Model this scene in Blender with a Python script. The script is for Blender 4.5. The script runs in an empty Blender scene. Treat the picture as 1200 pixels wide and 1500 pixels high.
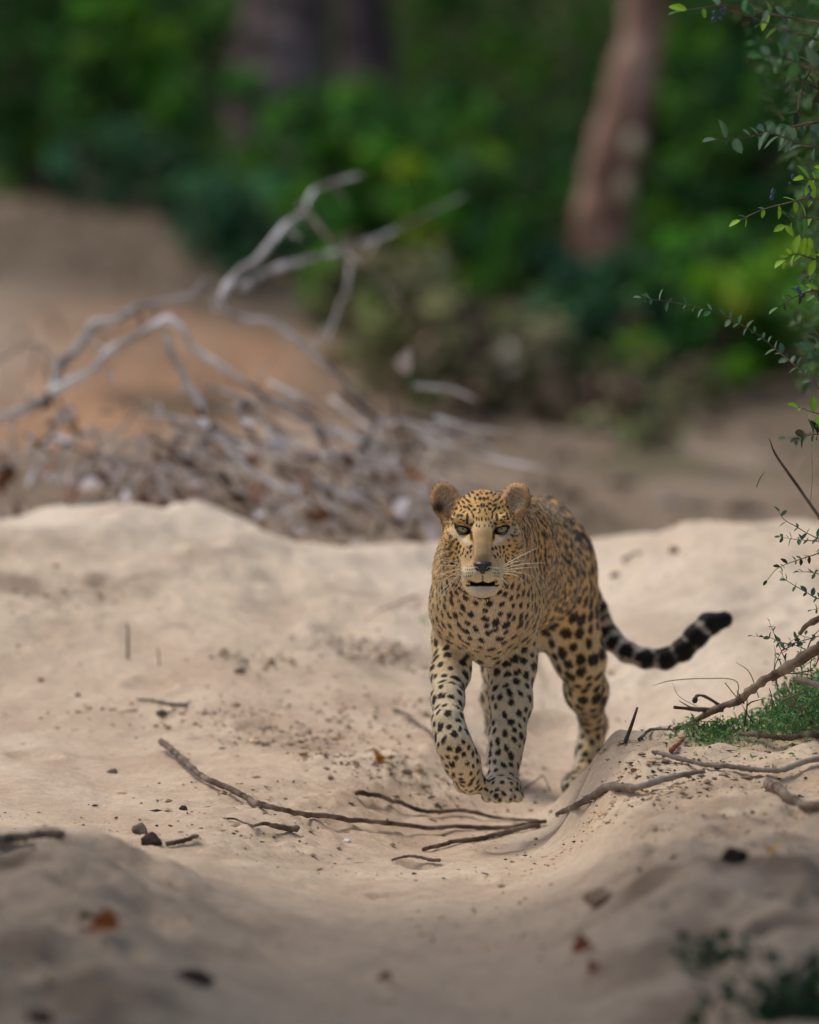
import bpy, math, random
import numpy as np
from mathutils import Vector, Matrix, kdtree

random.seed(7)
RNG = np.random.default_rng(7)
SC = bpy.context.scene
COL = SC.collection

# ---------------------------------------------------------------- camera
H_CAM, F_PX = 1.5, 10640.0            # eye height, focal length in photo pixels (photo 1200 x 1500)
PITCH = math.atan(718.0 / F_PX)
cam_d = bpy.data.cameras.new("camera")
cam = bpy.data.objects.new("camera", cam_d)
COL.objects.link(cam)
cam.location = (0, 0, H_CAM)
cam.rotation_euler = (math.pi / 2 - PITCH, 0, 0)
cam_d.sensor_fit = 'HORIZONTAL'
cam_d.sensor_width = 36.0
cam_d.lens = 36.0 * F_PX / 1200.0
cam_d.clip_start, cam_d.clip_end = 0.5, 1000.0
cam_d.dof.use_dof = True
cam_d.dof.focus_distance = 13.78
cam_d.dof.aperture_fstop = (cam_d.lens / 1000.0) / 0.106
cam_d.dof.aperture_blades = 0
SC.camera = cam

# ---------------------------------------------------------------- world, sun, exposure
SUN = Vector((-0.42, 0.10, 0.9)).normalized()      # direction towards the sun
world = bpy.data.worlds.new("World")
SC.world = world
world.use_nodes = True
wn = world.node_tree.nodes
sky = wn.new("ShaderNodeTexSky")
sky.sky_type = 'NISHITA'
sky.sun_disc = False
sky.sun_elevation = math.asin(SUN.z)
sky.sun_rotation = math.atan2(SUN.x, SUN.y)
sky.dust_density = 4.0
sky.air_density = 1.0
world.node_tree.links.new(sky.outputs[0], wn["Background"].inputs[0])
wn["Background"].inputs[1].default_value = 0.15
sl = bpy.data.lights.new("sun", 'SUN')
sl.energy = 1.35
sl.angle = math.radians(14)
sl.color = (1.0, 0.955, 0.89)
sun = bpy.data.objects.new("sun", sl)
COL.objects.link(sun)
sun.rotation_euler = SUN.to_track_quat('Z', 'Y').to_euler()
sun.location = (0, 0, 20)
vs = SC.view_settings
vs.view_transform = 'Standard'
vs.look = 'None'
vs.gamma = 1
vs.use_curve_mapping = False
vs.exposure = -0.25
SC.cycles.use_denoising = True
SC.cycles.max_bounces = 6
SC.cycles.transparent_max_bounces = 8

# ---------------------------------------------------------------- helpers
def lin(r, g, b):
    f = lambda c: (c / 255 / 12.92) if c <= 10 else ((c / 255 + 0.055) / 1.055) ** 2.4
    return (f(r), f(g), f(b))

def P(px, py, Y):
    """world point seen at photo pixel (px, py) at distance Y"""
    a, b = (px - 600) / F_PX, (750 - py) / F_PX
    c, s = math.cos(PITCH), math.sin(PITCH)
    dy, dz = c + b * s, -s + b * c
    t = Y / dy
    return np.array((a * t, Y, H_CAM + dz * t))

def tag(o, label=None, cat=None, group=None, kind=None):
    if label: o['label'] = label
    if cat: o['category'] = cat
    if group: o['group'] = group
    if kind: o['kind'] = kind
    return o

def make_mesh(name, V, F, smooth=True, color=None, mats=()):
    """V (n,3); F (m,k) array with k = 3 or 4, or a list of index lists"""
    me = bpy.data.meshes.new(name)
    V = np.asarray(V, np.float32)
    if isinstance(F, np.ndarray):
        m, k = F.shape
        me.vertices.add(len(V)); me.vertices.foreach_set("co", V.ravel())
        me.loops.add(m * k); me.loops.foreach_set("vertex_index", F.ravel().astype(np.int32))
        me.polygons.add(m)
        me.polygons.foreach_set("loop_start", (np.arange(m) * k).astype(np.int32))
        me.polygons.foreach_set("use_smooth", np.full(m, smooth))
        me.update(calc_edges=True)
    else:
        me.from_pydata([tuple(map(float, v)) for v in V], [], F)
        me.polygons.foreach_set("use_smooth", [smooth] * len(me.polygons))
        me.update()
    if color is not None:
        ca = me.color_attributes.new("col", 'FLOAT_COLOR', 'POINT')
        c4 = np.ones((len(V), 4), np.float32); c4[:, :3] = color
        ca.data.foreach_set("color", c4.ravel())
    for mt in mats: me.materials.append(mt)
    return me

def link(name, me, parent=None, loc=None):
    o = bpy.data.objects.new(name, me)
    COL.objects.link(o)
    if parent is not None:
        o.parent = parent
        pl = Vector(parent.location)
        if parent.parent: pl = pl + Vector(parent.parent.location)
        o.location = (Vector(loc) if loc is not None else Vector((0, 0, 0))) - pl
    elif loc is not None:
        o.location = loc
    return o

def empty(name, loc):
    o = bpy.data.objects.new(name, None)
    COL.objects.link(o); o.location = loc
    o.empty_display_size = 0.05
    return o

# ---- numpy gradient noise
_perm = np.random.default_rng(3).permutation(4096).astype(np.int64)
def _h(ix, iy, iz):
    return _perm[(ix + _perm[(iy + _perm[iz & 4095]) & 4095]) & 4095]
_grad = np.random.default_rng(4).normal(size=(4096, 3)); _grad /= np.linalg.norm(_grad, axis=1)[:, None]
def noise3(x, y, z):
    x, y, z = np.broadcast_arrays(x, y, z)
    ix, iy, iz = (np.floor(a).astype(np.int64) for a in (x, y, z))
    fx, fy, fz = x - ix, y - iy, z - iz
    u, v, w = (t * t * t * (t * (t * 6 - 15) + 10) for t in (fx, fy, fz))
    r = 0
    for a in (0, 1):
        for b in (0, 1):
            for c in (0, 1):
                g = _grad[_h(ix + a, iy + b, iz + c)]
                d = g[..., 0] * (fx - a) + g[..., 1] * (fy - b) + g[..., 2] * (fz - c)
                r = r + d * (u if a else 1 - u) * (v if b else 1 - v) * (w if c else 1 - w)
    return r * 1.6
def fbm(x, y, z=0.0, o=4):
    r, a, f = 0, 1.0, 1.0
    for i in range(o):
        r = r + a * noise3(x * f + 17.3 * i, y * f - 9.1 * i, z * f + 3.7 * i)
        a *= 0.5; f *= 2.03
    return r
def sstep(a, b, x):
    t = np.clip((x - a) / (b - a), 0, 1)
    return t * t * (3 - 2 * t)
def sig(x): return 1 / (1 + np.exp(-np.clip(x, -30, 30)))
def bump(a, b, c, d, x): return sstep(a, b, x) * (1 - sstep(c, d, x))

# ---------------------------------------------------------------- terrain height
CREST_Y = 16.8
def terrain(x, y, fine=True):
    x = np.asarray(x, float); y = np.asarray(y, float)
    zc = np.interp(x, [-3, -.95, -.62, -.5, -.38, -.27, 0, .43, .55, .66, .96, 3],
                      [.37, .366, .374, .366, .328, .278, .264, .264, .306, .335, .338, .33])
    cy = CREST_Y + .25 * np.sin(x * 2.1 + 1.0) + .08 * np.sin(x * 7)
    s = np.interp(y - cy + CREST_Y, [13.2, 14.1, 14.8, 15.3, 15.9, 16.5, 16.8, 17.0, 17.4, 18.4, 20],
                  [0, .05, .12, .27, .60, .92, 1.0, .97, .78, -.1, -.35])
    far = sstep(17.6, 20.5, y)
    z = s * zc
    z = z + far * .12
    # background bed, rising towards the left bank
    bank = np.interp(y, [20.5, 24, 26, 28, 31, 33, 36, 45, 60, 90, 140], [0, .10, .21, .37, .52, .64, .72, .9, 4.0, 12, 20])
    bankr = np.interp(y, [20.5, 24, 28, 31, 36, 45, 60, 90, 140], [0, 0, .02, .06, .12, .3, 4.0, 12, 20])  # far end rises into an added hill that shuts out bright sky gaps
    rr = np.interp((x / np.maximum(y, 1)) * F_PX + 600, [500, 800, 950, 1200], [0, 0, .06, .20])
    w = sig(-(x + .3 * (y / 28)) / .35)
    z = z + bank * w + bankr * (1 - w) + rr * sstep(25, 28.5, y)
    # wheel rut running under the leopard
    xr = np.interp(y, [9, 12.0, 13.2, 14, 14.9, 15.6], [0.0, .0, .03, .13, .36, .5])
    wr = np.interp(y, [12, 13.5, 14.9], [.36, .34, .24])
    mx = sig((x - .338 - .012 * np.sin(9 * y) - .012 * fbm(x * 0, y * 6, 3.0, 3)) / .026)
    z = z - .105 * np.exp(-np.abs((x - xr) / wr) ** 3) * bump(11.6, 14.2, 14.95, 15.8, y) * (1 - mx * bump(12.7, 13.6, 14.2, 14.7, y))
    z = z - .02 * np.exp(-np.abs((x - xr) / .4) ** 4) * bump(9, 11, 12, 13.4, y)
    # near right mound (hides the hind foot) and near left / right banks
    z = z + (.105 + .03 * sig((x - .7) / .1)) * mx * bump(12.7, 13.8, 14.1, 14.75, y)
    z = z + .11 * sig(-(x + .48 - .10 * (12.7 - y)) / .07) * bump(9.5, 12.2, 12.5, 13.1, y)
    z = z + .12 * sig((x - .36 + .05 * (12.6 - y)) / .07) * bump(9.0, 12.3, 12.7, 13.4, y)
    z = z + .05 * (1 - sstep(9.0, 11.6, y))
    if fine:
        near = 1 - sstep(20, 26, y)
        z = z + bump(15.8, 16.5, 17.0, 17.4, y) * (np.abs(fbm(x * 2.6, y * 2.0, 71.0, 4)) * -.05 + .012)
        lump = fbm(x * 1.6, y * 1.1, 5.0, 4) * .022 + fbm(x * 6, y * 5, 2.0, 4) * .0105
        rough = np.clip(fbm(x * .9, y * .7, 9.0, 2) + .15, 0, 1)
        lump = lump + rough * np.abs(fbm(x * 9, y * 8, 1.0, 3)) * .016
        crumb = np.clip(fbm(x * 2.2, y * 2.0, 21.0, 3) + .1, 0, 1)
        lump = lump + crumb * np.clip(fbm(x * 24, y * 20, 22.0, 2), 0, 1) * .015 * bump(12.4, 13.0, 17, 17.4, y)
        # broken rut edge left of the leopard
        e = np.exp(-((x - xr + wr * 1.0) / .13) ** 2) * bump(13.2, 13.9, 14.9, 15.3, y)
        lump = lump + e * (np.abs(fbm(x * 12, y * 9, 4.0, 3)) * .024)
        lump = lump + mx * bump(12.0, 12.8, 14.1, 14.6, y) * (fbm(x * 7, y * 6, 8.0, 3) * .020 - np.abs(fbm(x * 15, y * 12, 18.0, 3)) * .014 + .004)
        # clods on the dark near banks
        nb = bump(9.5, 10.5, 12.6, 13.2, y) * sstep(.22, .45, np.abs(x))
        lump = lump + nb * (fbm(x * 3.5, y * 3.0, 6.0, 3) * .038 - np.abs(fbm(x * 8, y * 7, 16.0, 3)) * .024)
        # old paw prints and the dents pressed by the standing paw
        for (qx, qy, qr, qd) in ((.180, 13.985, .056, .016), (.03, 13.55, .05, .016), (.10, 13.15, .05, .014), (-.02, 12.9, .05, .014), (.30, 15.35, .05, .016), (.42, 15.7, .05, .016),
                                 (-.30, 14.9, .055, .014), (-.55, 15.3, .05, .012), (.55, 15.6, .05, .014), (.75, 15.9, .06, .014), (-.15, 15.9, .06, .014), (-.75, 14.4, .05, .012)):
            rr_ = np.sqrt((x - qx) ** 2 + ((y - qy) / 1.15) ** 2) / qr
            lump = lump + np.where(rr_ < 2.2, -qd * np.exp(-rr_ ** 4) + qd * .55 * np.exp(-((rr_ - 1.25) / .28) ** 2), 0)
        # keep the ground flat where paws stand
        q = np.exp(-(((x - .18) / .12) ** 2 + ((y - 14.05) / .3) ** 2))
        z = z + lump * near * (1 - .5 * q) + (1 - near) * (fbm(x * .8, y * .35, 3.0, 4) * .05 + fbm(x * 3, y * 1.2, 5.0, 3) * .02)
    return z

def G(px, py, y0=9.5, y1=34.0):
    """where the ray through a photo pixel meets the terrain"""
    ys = np.linspace(y0, y1, 2600)
    a, b = (px - 600) / F_PX, (750 - py) / F_PX
    c, s = math.cos(PITCH), math.sin(PITCH)
    dy, dz = c + b * s, -s + b * c
    t = ys / dy
    X, Z = a * t, H_CAM + dz * t
    d = Z - terrain(X, ys)
    i = int(np.argmax(d < 0)) if (d < 0).any() else len(ys) - 1
    return np.array((X[i], ys[i], terrain(X[i], ys[i])[()]))

# ---------------------------------------------------------------- materials
def new_mat(name):
    m = bpy.data.materials.new(name); m.use_nodes = True
    nt = m.node_tree; b = nt.nodes["Principled BSDF"]
    return m, nt, b

def noise_mat(name, cols, scale=8.0, rough=.85, bump_s=.3, bscale=40.0, bdist=.004, detail=6, spec=.2, stretch=None, trans=0.0):
    m, nt, b = new_mat(name)
    N, L = nt.nodes.new, nt.links.new
    tc = N("ShaderNodeTexCoord"); mp = N("ShaderNodeMapping")
    L(tc.outputs["Object"], mp.inputs[0])
    if stretch: mp.inputs["Scale"].default_value = stretch
    nz = N("ShaderNodeTexNoise"); nz.inputs["Scale"].default_value = scale; nz.inputs["Detail"].default_value = detail
    L(mp.outputs[0], nz.inputs["Vector"])
    cr = N("ShaderNodeValToRGB"); L(nz.outputs[0], cr.inputs[0])
    el = cr.color_ramp.elements
    n = len(cols)
    el[0].position, el[1].position = .32, .68
    el[0].color = (*cols[0], 1); el[1].color = (*cols[-1], 1)
    for i in range(1, n - 1):
        e = el.new(.32 + .36 * i / (n - 1)); e.color = (*cols[i], 1)
    L(cr.outputs[0], b.inputs["Base Color"])
    b.inputs["Roughness"].default_value = rough
    b.inputs["Specular IOR Level"].default_value = spec
    nb = N("ShaderNodeTexNoise"); nb.inputs["Scale"].default_value = bscale; nb.inputs["Detail"].default_value = 5
    L(mp.outputs[0], nb.inputs["Vector"])
    bp = N("ShaderNodeBump"); bp.inputs["Strength"].default_value = bump_s; bp.inputs["Distance"].default_value = bdist
    L(nb.outputs[0], bp.inputs["Height"]); L(bp.outputs[0], b.inputs["Normal"])
    if trans:
        tr = N("ShaderNodeBsdfTranslucent"); mx = N("ShaderNodeMixShader"); mx.inputs[0].default_value = trans
        L(cr.outputs[0], tr.inputs[0]); L(b.outputs[0], mx.inputs[1]); L(tr.outputs[0], mx.inputs[2])
        L(mx.outputs[0], nt.nodes["Material Output"].inputs[0])
    return m

def leaf_mat(name, trans=.35, rough=.45, spec=.35):
    """leaf colour comes from the mesh's colour attribute (one colour per leaf)"""
    m, nt, b = new_mat(name)
    N, L = nt.nodes.new, nt.links.new
    at = N("ShaderNodeAttribute"); at.attribute_name = "col"
    L(at.outputs["Color"], b.inputs["Base Color"])
    b.inputs["Roughness"].default_value = rough; b.inputs["Specular IOR Level"].default_value = spec
    tr = N("ShaderNodeBsdfTranslucent"); mx = N("ShaderNodeMixShader"); mx.inputs[0].default_value = trans
    L(at.outputs["Color"], tr.inputs[0]); L(b.outputs[0], mx.inputs[1]); L(tr.outputs[0], mx.inputs[2])
    L(mx.outputs[0], nt.nodes["Material Output"].inputs[0])
    return m

M_LEAF = leaf_mat("green leaf")
M_DEAD = leaf_mat("dead leaf", trans=.15, rough=.7, spec=.15)
M_GREYWOOD = noise_mat("weathered branch", [lin(96, 84, 76), lin(170, 162, 156), lin(236, 235, 236)], scale=7, bscale=60, rough=.8, bump_s=.6, bdist=.006, detail=3)  # palest tone paints white highlights onto the grey wood
M_DRIFT = noise_mat("grey brown driftwood", [lin(84, 74, 66), lin(132, 120, 110), lin(172, 164, 156)], scale=16, bscale=140, bdist=.003, bump_s=.6)
M_TWIG = noise_mat("brown twig", [lin(62, 50, 42), lin(104, 88, 76), lin(140, 124, 110)], scale=14, bscale=150, rough=.8, bdist=.002)
M_TWIGDARK = noise_mat("dark stick bark", [lin(64, 53, 46), lin(112, 96, 83), lin(150, 134, 118)], scale=20, bscale=120, rough=.85, bdist=.003)
M_BARKDARK = noise_mat("dark trunk bark", [lin(60, 50, 50), lin(112, 98, 96), lin(150, 134, 130)], scale=3, bscale=14, rough=.9, bdist=.03, bump_s=.6, stretch=(1, 1, .25))
M_BARKRED = noise_mat("reddish trunk bark", [lin(90, 68, 58), lin(158, 124, 106), lin(196, 168, 150)], scale=5, bscale=12, rough=.85, bdist=.02, bump_s=.5, stretch=(1, 1, .4))
M_PALEPATCH = noise_mat("pale bark patch", [lin(170, 158, 130), lin(205, 196, 170)], scale=6, rough=.9)
M_STONE = noise_mat("small stone", [lin(96, 84, 76), lin(140, 126, 112)], scale=30, bscale=120, bdist=.002)
M_CLOD = noise_mat("clod", [lin(120, 98, 80), lin(168, 142, 118)], scale=20, bscale=120, bdist=.003)

# ---------------------------------------------------------------- geometry builders
def catmull(pts, sub=6):
    pts = np.asarray(pts, float)
    if len(pts) < 3 or sub < 2: return pts
    p = np.vstack([2 * pts[0] - pts[1], pts, 2 * pts[-1] - pts[-2]])
    out = []
    for i in range(1, len(p) - 2):
        for k in range(sub):
            t = k / sub
            out.append(.5 * (2 * p[i] + (-p[i - 1] + p[i + 1]) * t + (2 * p[i - 1] - 5 * p[i] + 4 * p[i + 1] - p[i + 2]) * t * t
                       + (-p[i - 1] + 3 * p[i] - 3 * p[i + 1] + p[i + 2]) * t ** 3))
    out.append(p[-2])
    return np.array(out)

def tube(pts, rad, n=8, sub=5, wob=0.0, knot=0.0):
    """tapered tube; rad: list per control point. returns V, F(list of quads)"""
    pr = np.hstack([np.asarray(pts, float), np.asarray(rad, float)[:, None]])
    pr = catmull(pr, sub)
    p, r = pr[:, :3].copy(), np.maximum(pr[:, 3], 2e-4).copy()
    m = len(p)
    if wob: p += RNG.normal(size=p.shape) * (wob * r[:, None])
    if knot: r *= 1 + knot * RNG.normal(size=m).clip(-1.5, 2.5)
    t = np.gradient(p, axis=0); t /= np.linalg.norm(t, axis=1)[:, None] + 1e-9
    ref = np.array((0, 0, 1.0)) if abs(t[0][2]) < .9 else np.array((1.0, 0, 0))
    V, F = [], []
    a = np.cross(t[0], ref); a /= np.linalg.norm(a)
    ang = np.arange(n) * 2 * math.pi / n
    for i in range(m):
        a = a - t[i] * a.dot(t[i]); a /= np.linalg.norm(a) + 1e-9
        b = np.cross(t[i], a)
        rr = r[i] * (1 + (RNG.normal(size=n) * .07 if knot else 0))
        V.append(p[i] + (np.cos(ang) * rr)[:, None] * a + (np.sin(ang) * rr)[:, None] * b)
    V = np.vstack(V)
    i = np.arange(m - 1)[:, None] * n; j = np.arange(n)[None, :]; k = (np.arange(n)[None, :] + 1) % n
    Q = np.stack([i + j, i + k, i + n + k, i + n + j], -1).reshape(-1, 4)
    # caps as degenerate fans of quads
    caps = []
    for base, flip in ((0, True), ((m - 1) * n, False)):
        for q in range(1, n - 1, 2):
            f = [base, base + q, base + q + 1, base + min(q + 2, n - 1)]
            if len(set(f)) == 4: caps.append(f[::-1] if flip else f)
    if caps: Q = np.vstack([Q, np.array(caps)])
    return V, Q

def join(parts):
    V, F, o = [], [], 0
    for v, f in parts:
        V.append(v); F.append(np.asarray(f) + o); o += len(v)
    return np.vstack(V), np.vstack(F)

def unit_rand(n):
    v = RNG.normal(size=(n, 3)); return v / np.linalg.norm(v, axis=1)[:, None]

def leaf_cloud(pos, size, cols, up=.3, aspect=.5, jitter=.35, droop=0.0, dirs=None):
    """many simple folded leaves (4 triangles) as one mesh: V, F, C"""
    n = len(pos)
    size = np.broadcast_to(size, n) * RNG.uniform(1 - jitter, 1 + jitter, n)
    d = unit_rand(n) if dirs is None else dirs + unit_rand(n) * .5
    d[:, 2] -= droop
    d /= np.linalg.norm(d, axis=1)[:, None]
    nn = unit_rand(n); nn[:, 2] = np.abs(nn[:, 2]) + up
    s = np.cross(d, nn); s /= np.linalg.norm(s, axis=1)[:, None] + 1e-9
    nn = np.cross(s, d)
    L = size[:, None]
    base = pos; tip = pos + d * L - nn * L * .12
    mid = pos + d * L * .45 - nn * L * .05
    l = mid + s * L * aspect * .5 + nn * L * .08; r = mid - s * L * aspect * .5 + nn * L * .08
    V = np.stack([base, l, tip, r, mid], 1).reshape(-1, 3)
    i = np.arange(n)[:, None] * 5
    F = np.stack([i + np.array([[0, 4, 1]]), i + np.array([[1, 4, 2]]), i + np.array([[2, 4, 3]]), i + np.array([[3, 4, 0]])], 1).reshape(-1, 3)
    return V, F, np.repeat(cols, 5, axis=0)

def vary(c, n, v=.25, hue=.12):
    c = np.asarray(c)[None, :] * np.exp(RNG.normal(size=(n, 1)) * v)
    return np.clip(c * (1 + RNG.normal(size=(n, 3)) * hue), .002, .9)
# ================================================================ ground
def axis(fine0, fine1, step, lim0, lim1, grow=1.12):
    a = list(np.arange(fine0, fine1, step))
    s, x = step, fine1
    while x < lim1: a.append(x); s *= grow; x += s
    a.append(lim1)
    s, x, b = step, fine0, []
    while x > lim0:
        s *= grow; x -= s; b.append(max(x, lim0))
    return np.array(b[::-1] + a)
gx = axis(-1.35, 1.35, .011, -260, 260, 1.16)
gy = np.concatenate([[-40, -20, -8, 0, 4, 6.5, 8, 8.8], np.arange(9.3, 17.6, .0125), np.arange(17.6, 24, .03), np.arange(24, 40, .10)])
gy = np.concatenate([gy, 40 * 1.05 ** np.arange(0, 45)])
GX, GY = np.meshgrid(gx, gy)
GZ = terrain(GX, GY)
V = np.stack([GX, GY, GZ], -1).reshape(-1, 3)
ny, nx = GX.shape
ii = (np.arange(ny - 1)[:, None] * nx + np.arange(nx - 1)[None, :]).ravel()
F = np.stack([ii, ii + 1, ii + nx + 1, ii + nx], -1)
# soil colours: pale sand near, brown silt in the river bed beyond, sunlit band painted on the left bank
x, y = V[:, 0], V[:, 1]
PXX = x / np.maximum(y, 1) * F_PX + 600
n1 = fbm(x * 1.3, y * .8, 3.0, 4); n2 = fbm(x * 5, y * 4, 7.0, 3); n3 = fbm(x * .5, y * .3, 11., 3)
sand = np.array(lin(217, 195, 168)); pale = np.array(lin(236, 220, 197)); tan = np.array(lin(190, 162, 136))
silt = np.array(lin(142, 124, 104)); brown = np.array(lin(104, 92, 78)); sun_ochre = np.array(lin(188, 146, 112)); darkl = np.array(lin(76, 66, 50))
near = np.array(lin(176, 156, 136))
def mix(a, b, t): return a * (1 - t)[:, None] + b * t[:, None]
C = mix(np.tile(sand, (len(x), 1)), pale[None], np.clip(.5 * sstep(15, 16.8, y) + n1 * .5, 0, 1))
C = mix(C, tan[None], np.clip(.25 + n2 * .5 - .3 * sstep(15, 16, y), 0, .8))
C = mix(C, near[None], .85 * (1 - sstep(12.2, 13.2, y + n1 * .4)))  # near soil darkened to deepen the foreground shade
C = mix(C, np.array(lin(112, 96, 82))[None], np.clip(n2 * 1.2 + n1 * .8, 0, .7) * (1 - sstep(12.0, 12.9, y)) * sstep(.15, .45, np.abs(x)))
C = mix(C, silt[None], sstep(17.3, 19.5, y))
C = mix(C, brown[None], np.clip(sstep(24, 27, y) * .6 + n3 * .5 * sstep(19, 22, y), 0, 1))
sun_band = bump(23.0, 24.8, 27.6, 29.4, y) * (1 - sstep(380, 640, PXX)) * np.clip(.6 + n3 * .6 + n1 * .3, 0, .9)
C = mix(C, sun_ochre[None], sun_band)  # orange sunlight on the bank, painted into the soil colour
C = mix(C, np.array(lin(96, 84, 66))[None], np.clip(fbm(x * 1.1, y * .45, 33., 3) * 1.6 - .25, 0, .75) * bump(20, 21.5, 30, 33, y))
C = mix(C, np.array(lin(176, 158, 138))[None], np.clip(fbm(x * .9, y * .5, 37., 3) * 1.6 - .25, 0, .8) * bump(20, 21.5, 28, 30, y))
C = mix(C, np.array(lin(92, 92, 62))[None], np.clip(fbm(x * 1.6, y * .6, 63., 3) * 1.8 - .35, 0, .6) * bump(21, 22.5, 29, 31, y) * sstep(600, 800, PXX))
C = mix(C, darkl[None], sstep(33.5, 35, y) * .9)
# dark litter smears pressed into the sand
def smear(cx, cy, rx, ry, s):
    return s * np.exp(-(((x - cx) / rx) ** 2 + ((y - cy) / ry) ** 2)) * np.clip(.5 + n2 * 1.3, 0, 1)
lit = np.zeros(len(x))
for (px, py, rx, ry, s) in ((545, 960, .09, .16, 1.4), (90, 850, .22, .24, .75), (1020, 880, .3, .3, .25), (250, 800, .25, .2, .25), (440, 1090, .10, .14, .4), (360, 965, .08, .1, .4),
                            (1100, 1165, .25, .25, .45), (930, 1300, .15, .3, .5)):
    g = G(px, py); lit += smear(g[0], g[1], rx, ry, s)
C = mix(C, np.array(lin(112, 92, 78))[None], np.clip(lit, 0, .85))
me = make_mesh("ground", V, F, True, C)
m_sand, nt, b = new_mat("sand")
N, L = nt.nodes.new, nt.links.new
at = N("ShaderNodeAttribute"); at.attribute_name = "col"
tc = N("ShaderNodeTexCoord")
n_a = N("ShaderNodeTexNoise"); n_a.inputs["Scale"].default_value = 55; n_a.inputs["Detail"].default_value = 8; n_a.inputs["Roughness"].default_value = .7
L(tc.outputs["Object"], n_a.inputs["Vector"])
r_a = N("ShaderNodeMapRange"); r_a.inputs[1].default_value = .3; r_a.inputs[2].default_value = .7; r_a.inputs[3].default_value = .84; r_a.inputs[4].default_value = 1.12
L(n_a.outputs[0], r_a.inputs[0])
mul = N("ShaderNodeMix"); mul.data_type = 'RGBA'; mul.blend_type = 'MULTIPLY'; mul.inputs[0].default_value = 1
L(at.outputs["Color"], mul.inputs[6]); L(r_a.outputs[0], mul.inputs[7])
# dark grains
vo = N("ShaderNodeTexVoronoi"); vo.inputs["Scale"].default_value = 75
L(tc.outputs["Object"], vo.inputs["Vector"])
gr = N("ShaderNodeMapRange"); gr.inputs[1].default_value = .12; gr.inputs[2].default_value = .22; gr.inputs[3].default_value = 1; gr.inputs[4].default_value = 0
L(vo.outputs["Distance"], gr.inputs[0])
sp = N("ShaderNodeSeparateColor"); L(vo.outputs["Color"], sp.inputs[0])
gt = N("ShaderNodeMath"); gt.operation = 'GREATER_THAN'; gt.inputs[1].default_value = .80
L(sp.outputs[0], gt.inputs[0])
n_c = N("ShaderNodeTexNoise"); n_c.inputs["Scale"].default_value = 3.5; n_c.inputs["Detail"].default_value = 3
L(tc.outputs["Object"], n_c.inputs["Vector"])
r_c = N("ShaderNodeMapRange"); r_c.inputs[1].default_value = .45; r_c.inputs[2].default_value = .65; r_c.inputs[3].default_value = .1; r_c.inputs[4].default_value = .75
L(n_c.outputs[0], r_c.inputs[0])
m1 = N("ShaderNodeMath"); m1.operation = 'MULTIPLY'; L(gr.outputs[0], m1.inputs[0]); L(gt.outputs[0], m1.inputs[1])
m2 = N("ShaderNodeMath"); m2.operation = 'MULTIPLY'; L(m1.outputs[0], m2.inputs[0]); L(r_c.outputs[0], m2.inputs[1])
mg = N("ShaderNodeMix"); mg.data_type = 'RGBA'; L(m2.outputs[0], mg.inputs[0]); L(mul.outputs[2], mg.inputs[6])
mg.inputs[7].default_value = (*lin(92, 74, 62), 1)
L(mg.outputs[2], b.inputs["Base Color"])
b.inputs["Roughness"].default_value = .95; b.inputs["Specular IOR Level"].default_value = .1
n_b = N("ShaderNodeTexNoise"); n_b.inputs["Scale"].default_value = 38; n_b.inputs["Detail"].default_value = 9; n_b.inputs["Roughness"].default_value = .65
L(tc.outputs["Object"], n_b.inputs["Vector"])
n_d = N("ShaderNodeTexNoise"); n_d.inputs["Scale"].default_value = 11; n_d.inputs["Detail"].default_value = 5
L(tc.outputs["Object"], n_d.inputs["Vector"])
bq_ = N("ShaderNodeBump"); bq_.inputs["Strength"].default_value = .5; bq_.inputs["Distance"].default_value = .02
L(n_d.outputs[0], bq_.inputs["Height"])
bp = N("ShaderNodeBump"); bp.inputs["Strength"].default_value = .7; bp.inputs["Distance"].default_value = .010
L(bq_.outputs[0], bp.inputs["Normal"])
L(n_b.outputs[0], bp.inputs["Height"]); L(bp.outputs[0], b.inputs["Normal"])
me.materials.append(m_sand)
tag(link("ground", me), "pale sandy river bank with wheel ruts, brown silt bed and left bank with a painted sunlit band behind", kind="structure")

# ---- loose crumbs and bits of litter, uncountable
def crumbs(name, label, n, sampler, smin, smax, cols, flat=.6, long_=1.0):
    pts, sz = sampler(n)
    n = len(pts)
    s = smin * (smax / smin) ** (RNG.random(n) ** 2.2) * sz
    # irregular octahedra
    base = np.array([(1, 0, 0), (0, 1, 0), (-1, 0, 0), (0, -1, 0), (0, 0, 1), (0, 0, -.5)], float)
    a = RNG.uniform(0, 6.28, n); ca, sa = np.cos(a), np.sin(a)
    el = RNG.uniform(1, 1 + long_, n)
    Vs = base[None] * RNG.uniform(.55, 1.3, (n, 6, 1)) * s[:, None, None]
    Vs[:, :, 0] *= el[:, None]; Vs[:, :, 2] *= flat
    X = Vs[:, :, 0] * ca[:, None] - Vs[:, :, 1] * sa[:, None]; Y = Vs[:, :, 0] * sa[:, None] + Vs[:, :, 1] * ca[:, None]
    Vs = np.stack([X, Y, Vs[:, :, 2]], -1) + pts[:, None]
    tri = np.array([(0, 1, 4), (1, 2, 4), (2, 3, 4), (3, 0, 4), (1, 0, 5), (2, 1, 5), (3, 2, 5), (0, 3, 5)])
    F = (np.arange(n)[:, None, None] * 6 + tri[None]).reshape(-1, 3)
    ci = RNG.integers(0, len(cols), n)
    C = np.repeat(np.array(cols)[ci] * np.exp(RNG.normal(size=(n, 1)) * .25), 6, axis=0)
    me = make_mesh(name, Vs.reshape(-1, 3), F, False, C, [M_DEAD])
    return tag(link(name, me), label, kind="stuff")

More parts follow.
